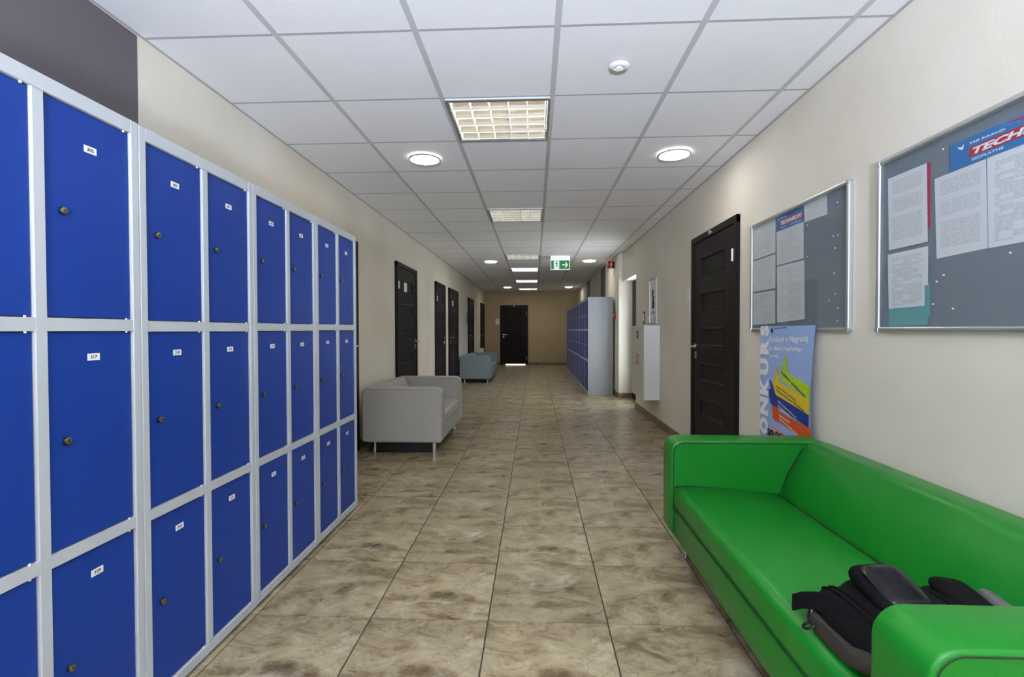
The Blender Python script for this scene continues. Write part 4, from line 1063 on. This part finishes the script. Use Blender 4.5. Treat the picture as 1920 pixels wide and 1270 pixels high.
# ================================================================== BAG ON THE GREEN SOFA
be = empty('camera_bag'); be.location = (0.92, 1.20, 0.355); tag(be, 'black nylon camera bag with olive base lying on the green sofa', 'bag')
def loft(stations, n=28, p=2.6):
    """stations: (x, yc, half width, z bottom, z top)"""
    vs = []
    for (x, yc, hw, zb_, zt) in stations:
        for k in range(n):
            a = 2 * math.pi * k / n; c, s2 = math.cos(a), math.sin(a)
            cy = math.copysign(abs(c) ** (2 / p), c); sz = math.copysign(abs(s2) ** (2 / p), s2)
            vs.append((x, yc + hw * cy, (zb_ + zt) / 2 + (zt - zb_) / 2 * sz))
    m_ = len(stations)
    fs = [(i * n + k, (i + 1) * n + k, (i + 1) * n + (k + 1) % n, i * n + (k + 1) % n) for i in range(m_ - 1) for k in range(n)]
    fs += [tuple(range(n)), tuple((m_ - 1) * n + k for k in range(n))[::-1]]
    return MB().poly(vs, fs, 0, True)
bo = (0.92, 1.20, 0.355)
def rel(st): return [(x - bo[0], y - bo[1], hw, a - bo[2], b - bo[2]) for x, y, hw, a, b in st]
st = [(0.705, 1.19, 0.030, 0.385, 0.412), (0.712, 1.19, 0.080, 0.377, 0.432), (0.735, 1.19, 0.120, 0.373, 0.450), (0.765, 1.19, 0.140, 0.371, 0.462), (0.79, 1.19, 0.146, 0.370, 0.462),
      (0.805, 1.19, 0.146, 0.369, 0.462), (0.83, 1.19, 0.150, 0.367, 0.484), (0.87, 1.19, 0.156, 0.365, 0.496), (0.92, 1.18, 0.154, 0.362, 0.496), (0.965, 1.18, 0.145, 0.359, 0.484),
      (0.985, 1.19, 0.130, 0.356, 0.470), (1.01, 1.19, 0.135, 0.354, 0.482), (1.06, 1.18, 0.128, 0.351, 0.478), (1.11, 1.18, 0.110, 0.349, 0.466), (1.15, 1.17, 0.080, 0.348, 0.448), (1.170, 1.17, 0.035, 0.352, 0.415)]
bag_body = loft(rel(st)).build('bag_body', M['bag_black'], be)
base = loft(rel([(0.693, 1.18, 0.030, 0.377, 0.388), (0.699, 1.18, 0.095, 0.371, 0.412), (0.728, 1.18, 0.134, 0.3695, 0.428), (0.77, 1.18, 0.152, 0.3685, 0.424), (0.82, 1.18, 0.158, 0.368, 0.416), (0.88, 1.18, 0.162, 0.3665, 0.406), (0.95, 1.18, 0.140, 0.364, 0.385)])).build('olive_base', M['bag_olive'], be)
# glossy top pouch with a raised rim
def pad(cx, cy, cz, sx, sy, sz, rx, ry, rz, name, mat, p=4.5, parent=be):
    vs = []; n1, n2 = 32, 12
    for i in range(n2 + 1):
        ph_ = -math.pi / 2 + math.pi * i / n2
        for k in range(n1):
            a = 2 * math.pi * k / n1
            f = lambda v, e_: math.copysign(abs(v) ** e_, v)
            vs.append((sx * f(math.cos(ph_), 0.6) * f(math.cos(a), 2 / p), sy * f(math.cos(ph_), 0.6) * f(math.sin(a), 2 / p), sz * f(math.sin(ph_), 0.9)))
    fs = [(i * n1 + k, i * n1 + (k + 1) % n1, (i + 1) * n1 + (k + 1) % n1, (i + 1) * n1 + k) for i in range(n2) for k in range(n1)]
    o = MB().poly(vs, fs, 0, True).build(name, mat, parent, sharp=False)
    o.matrix_local = Matrix.Translation((cx - bo[0], cy - bo[1], cz - bo[2])) @ Euler((R(rx), R(ry), R(rz))).to_matrix().to_4x4()
    return o
pad(0.875, 1.225, 0.484, 0.066, 0.090, 0.028, 12, -4, 0, 'pouch_rim', M['bag_black'])
pad(0.875, 1.218, 0.498, 0.053, 0.072, 0.020, 16, -4, 0, 'glossy_pouch', M['bag_gloss'])
pad(1.045, 1.22, 0.468, 0.045, 0.078, 0.022, 10, 6, 0, 'side_pocket', M['bag_black'])
pad(1.125, 1.22, 0.458, 0.020, 0.055, 0.016, 10, 20, 0, 'grey_patch', M['bag_grey'], p=3)
# zips
for xo in (0.765, 0.785, 0.99, 1.098):
    pts = []
    for k in range(15):
        a = R(20 + 140 * k / 14); near = min(st, key=lambda q_: abs(q_[0] - xo))
        c, s2 = math.cos(a), math.sin(a); ee = 2 / 2.6
        pts.append((xo - bo[0], near[1] + near[2] * math.copysign(abs(c) ** ee, c) - bo[1], (near[3] + near[4]) / 2 + (near[4] - near[3]) / 2 * abs(s2) ** ee - bo[2] + 0.002))
    MB().tube(pts, 0.003, 6).build('zip', M['bag_grey'] if xo > 1.05 else M['bag_black'], be)
# carry strap: a broad ribbon from the rear left down over the front
def ribbon(pts, w, th, wdir):
    P = [Vector(p) for p in pts]; n = len(P); vs = []
    wd = Vector(wdir).normalized()
    for i, p in enumerate(P):
        d = (P[min(i + 1, n - 1)] - P[max(i - 1, 0)]).normalized(); nn = d.cross(wd).normalized(); ww = nn.cross(d).normalized()
        for sx, sz in ((-1, -1), (1, -1), (1, 1), (-1, 1)): vs.append(p + ww * w / 2 * sx + nn * th / 2 * sz)
    fs = [(i * 4 + k, i * 4 + (k + 1) % 4, (i + 1) * 4 + (k + 1) % 4, (i + 1) * 4 + k) for i in range(n - 1) for k in range(4)]
    fs += [(3, 2, 1, 0), tuple((n - 1) * 4 + k for k in range(4))]
    return MB().poly(vs, fs, 0, False)
sp = [(0.690, 1.325, 0.398), (0.700, 1.300, 0.418), (0.712, 1.26, 0.440), (0.728, 1.21, 0.449), (0.748, 1.15, 0.446), (0.772, 1.09, 0.437), (0.80, 1.045, 0.420)]
ribbon([(a - bo[0], b - bo[1], c - bo[2]) for a, b, c in sp], 0.042, 0.005, (0.45, 0.25, 0.85)).build('carry_strap', M['bag_black'], be)
sp = [(0.690, 1.325, 0.398), (0.678, 1.31, 0.378), (0.676, 1.29, 0.372), (0.690, 1.27, 0.380)]
mb = MB(); mb.tube([(0.690 - bo[0] + 0.014 * math.cos(a), 1.245 - bo[1] + 0.017 * math.sin(a), 0.385 - bo[2] + 0.010 * math.cos(a + 0.6)) for a in [2 * math.pi * k / 16 for k in range(17)]], 0.0034, 8)
mb.tube([(0.70 - bo[0], 1.26 - bo[1], 0.395 - bo[2]), (0.71 - bo[0], 1.27 - bo[1], 0.42 - bo[2])], 0.005, 8)
mb.build('strap_clip', M['bag_gloss'], be)
bk = MB(); bk.box(-0.016, 0.016, -0.022, 0.022, 0, 0.010); bk.box(-0.010, 0.010, -0.004, 0.004, 0.010, 0.013)
o = bk.build('buckle', M['bag_gloss'], be); o.matrix_local = Matrix.Translation((0.775 - bo[0], 1.075 - bo[1], 0.440 - bo[2])) @ Euler((R(-18), R(8), R(25))).to_matrix().to_4x4()
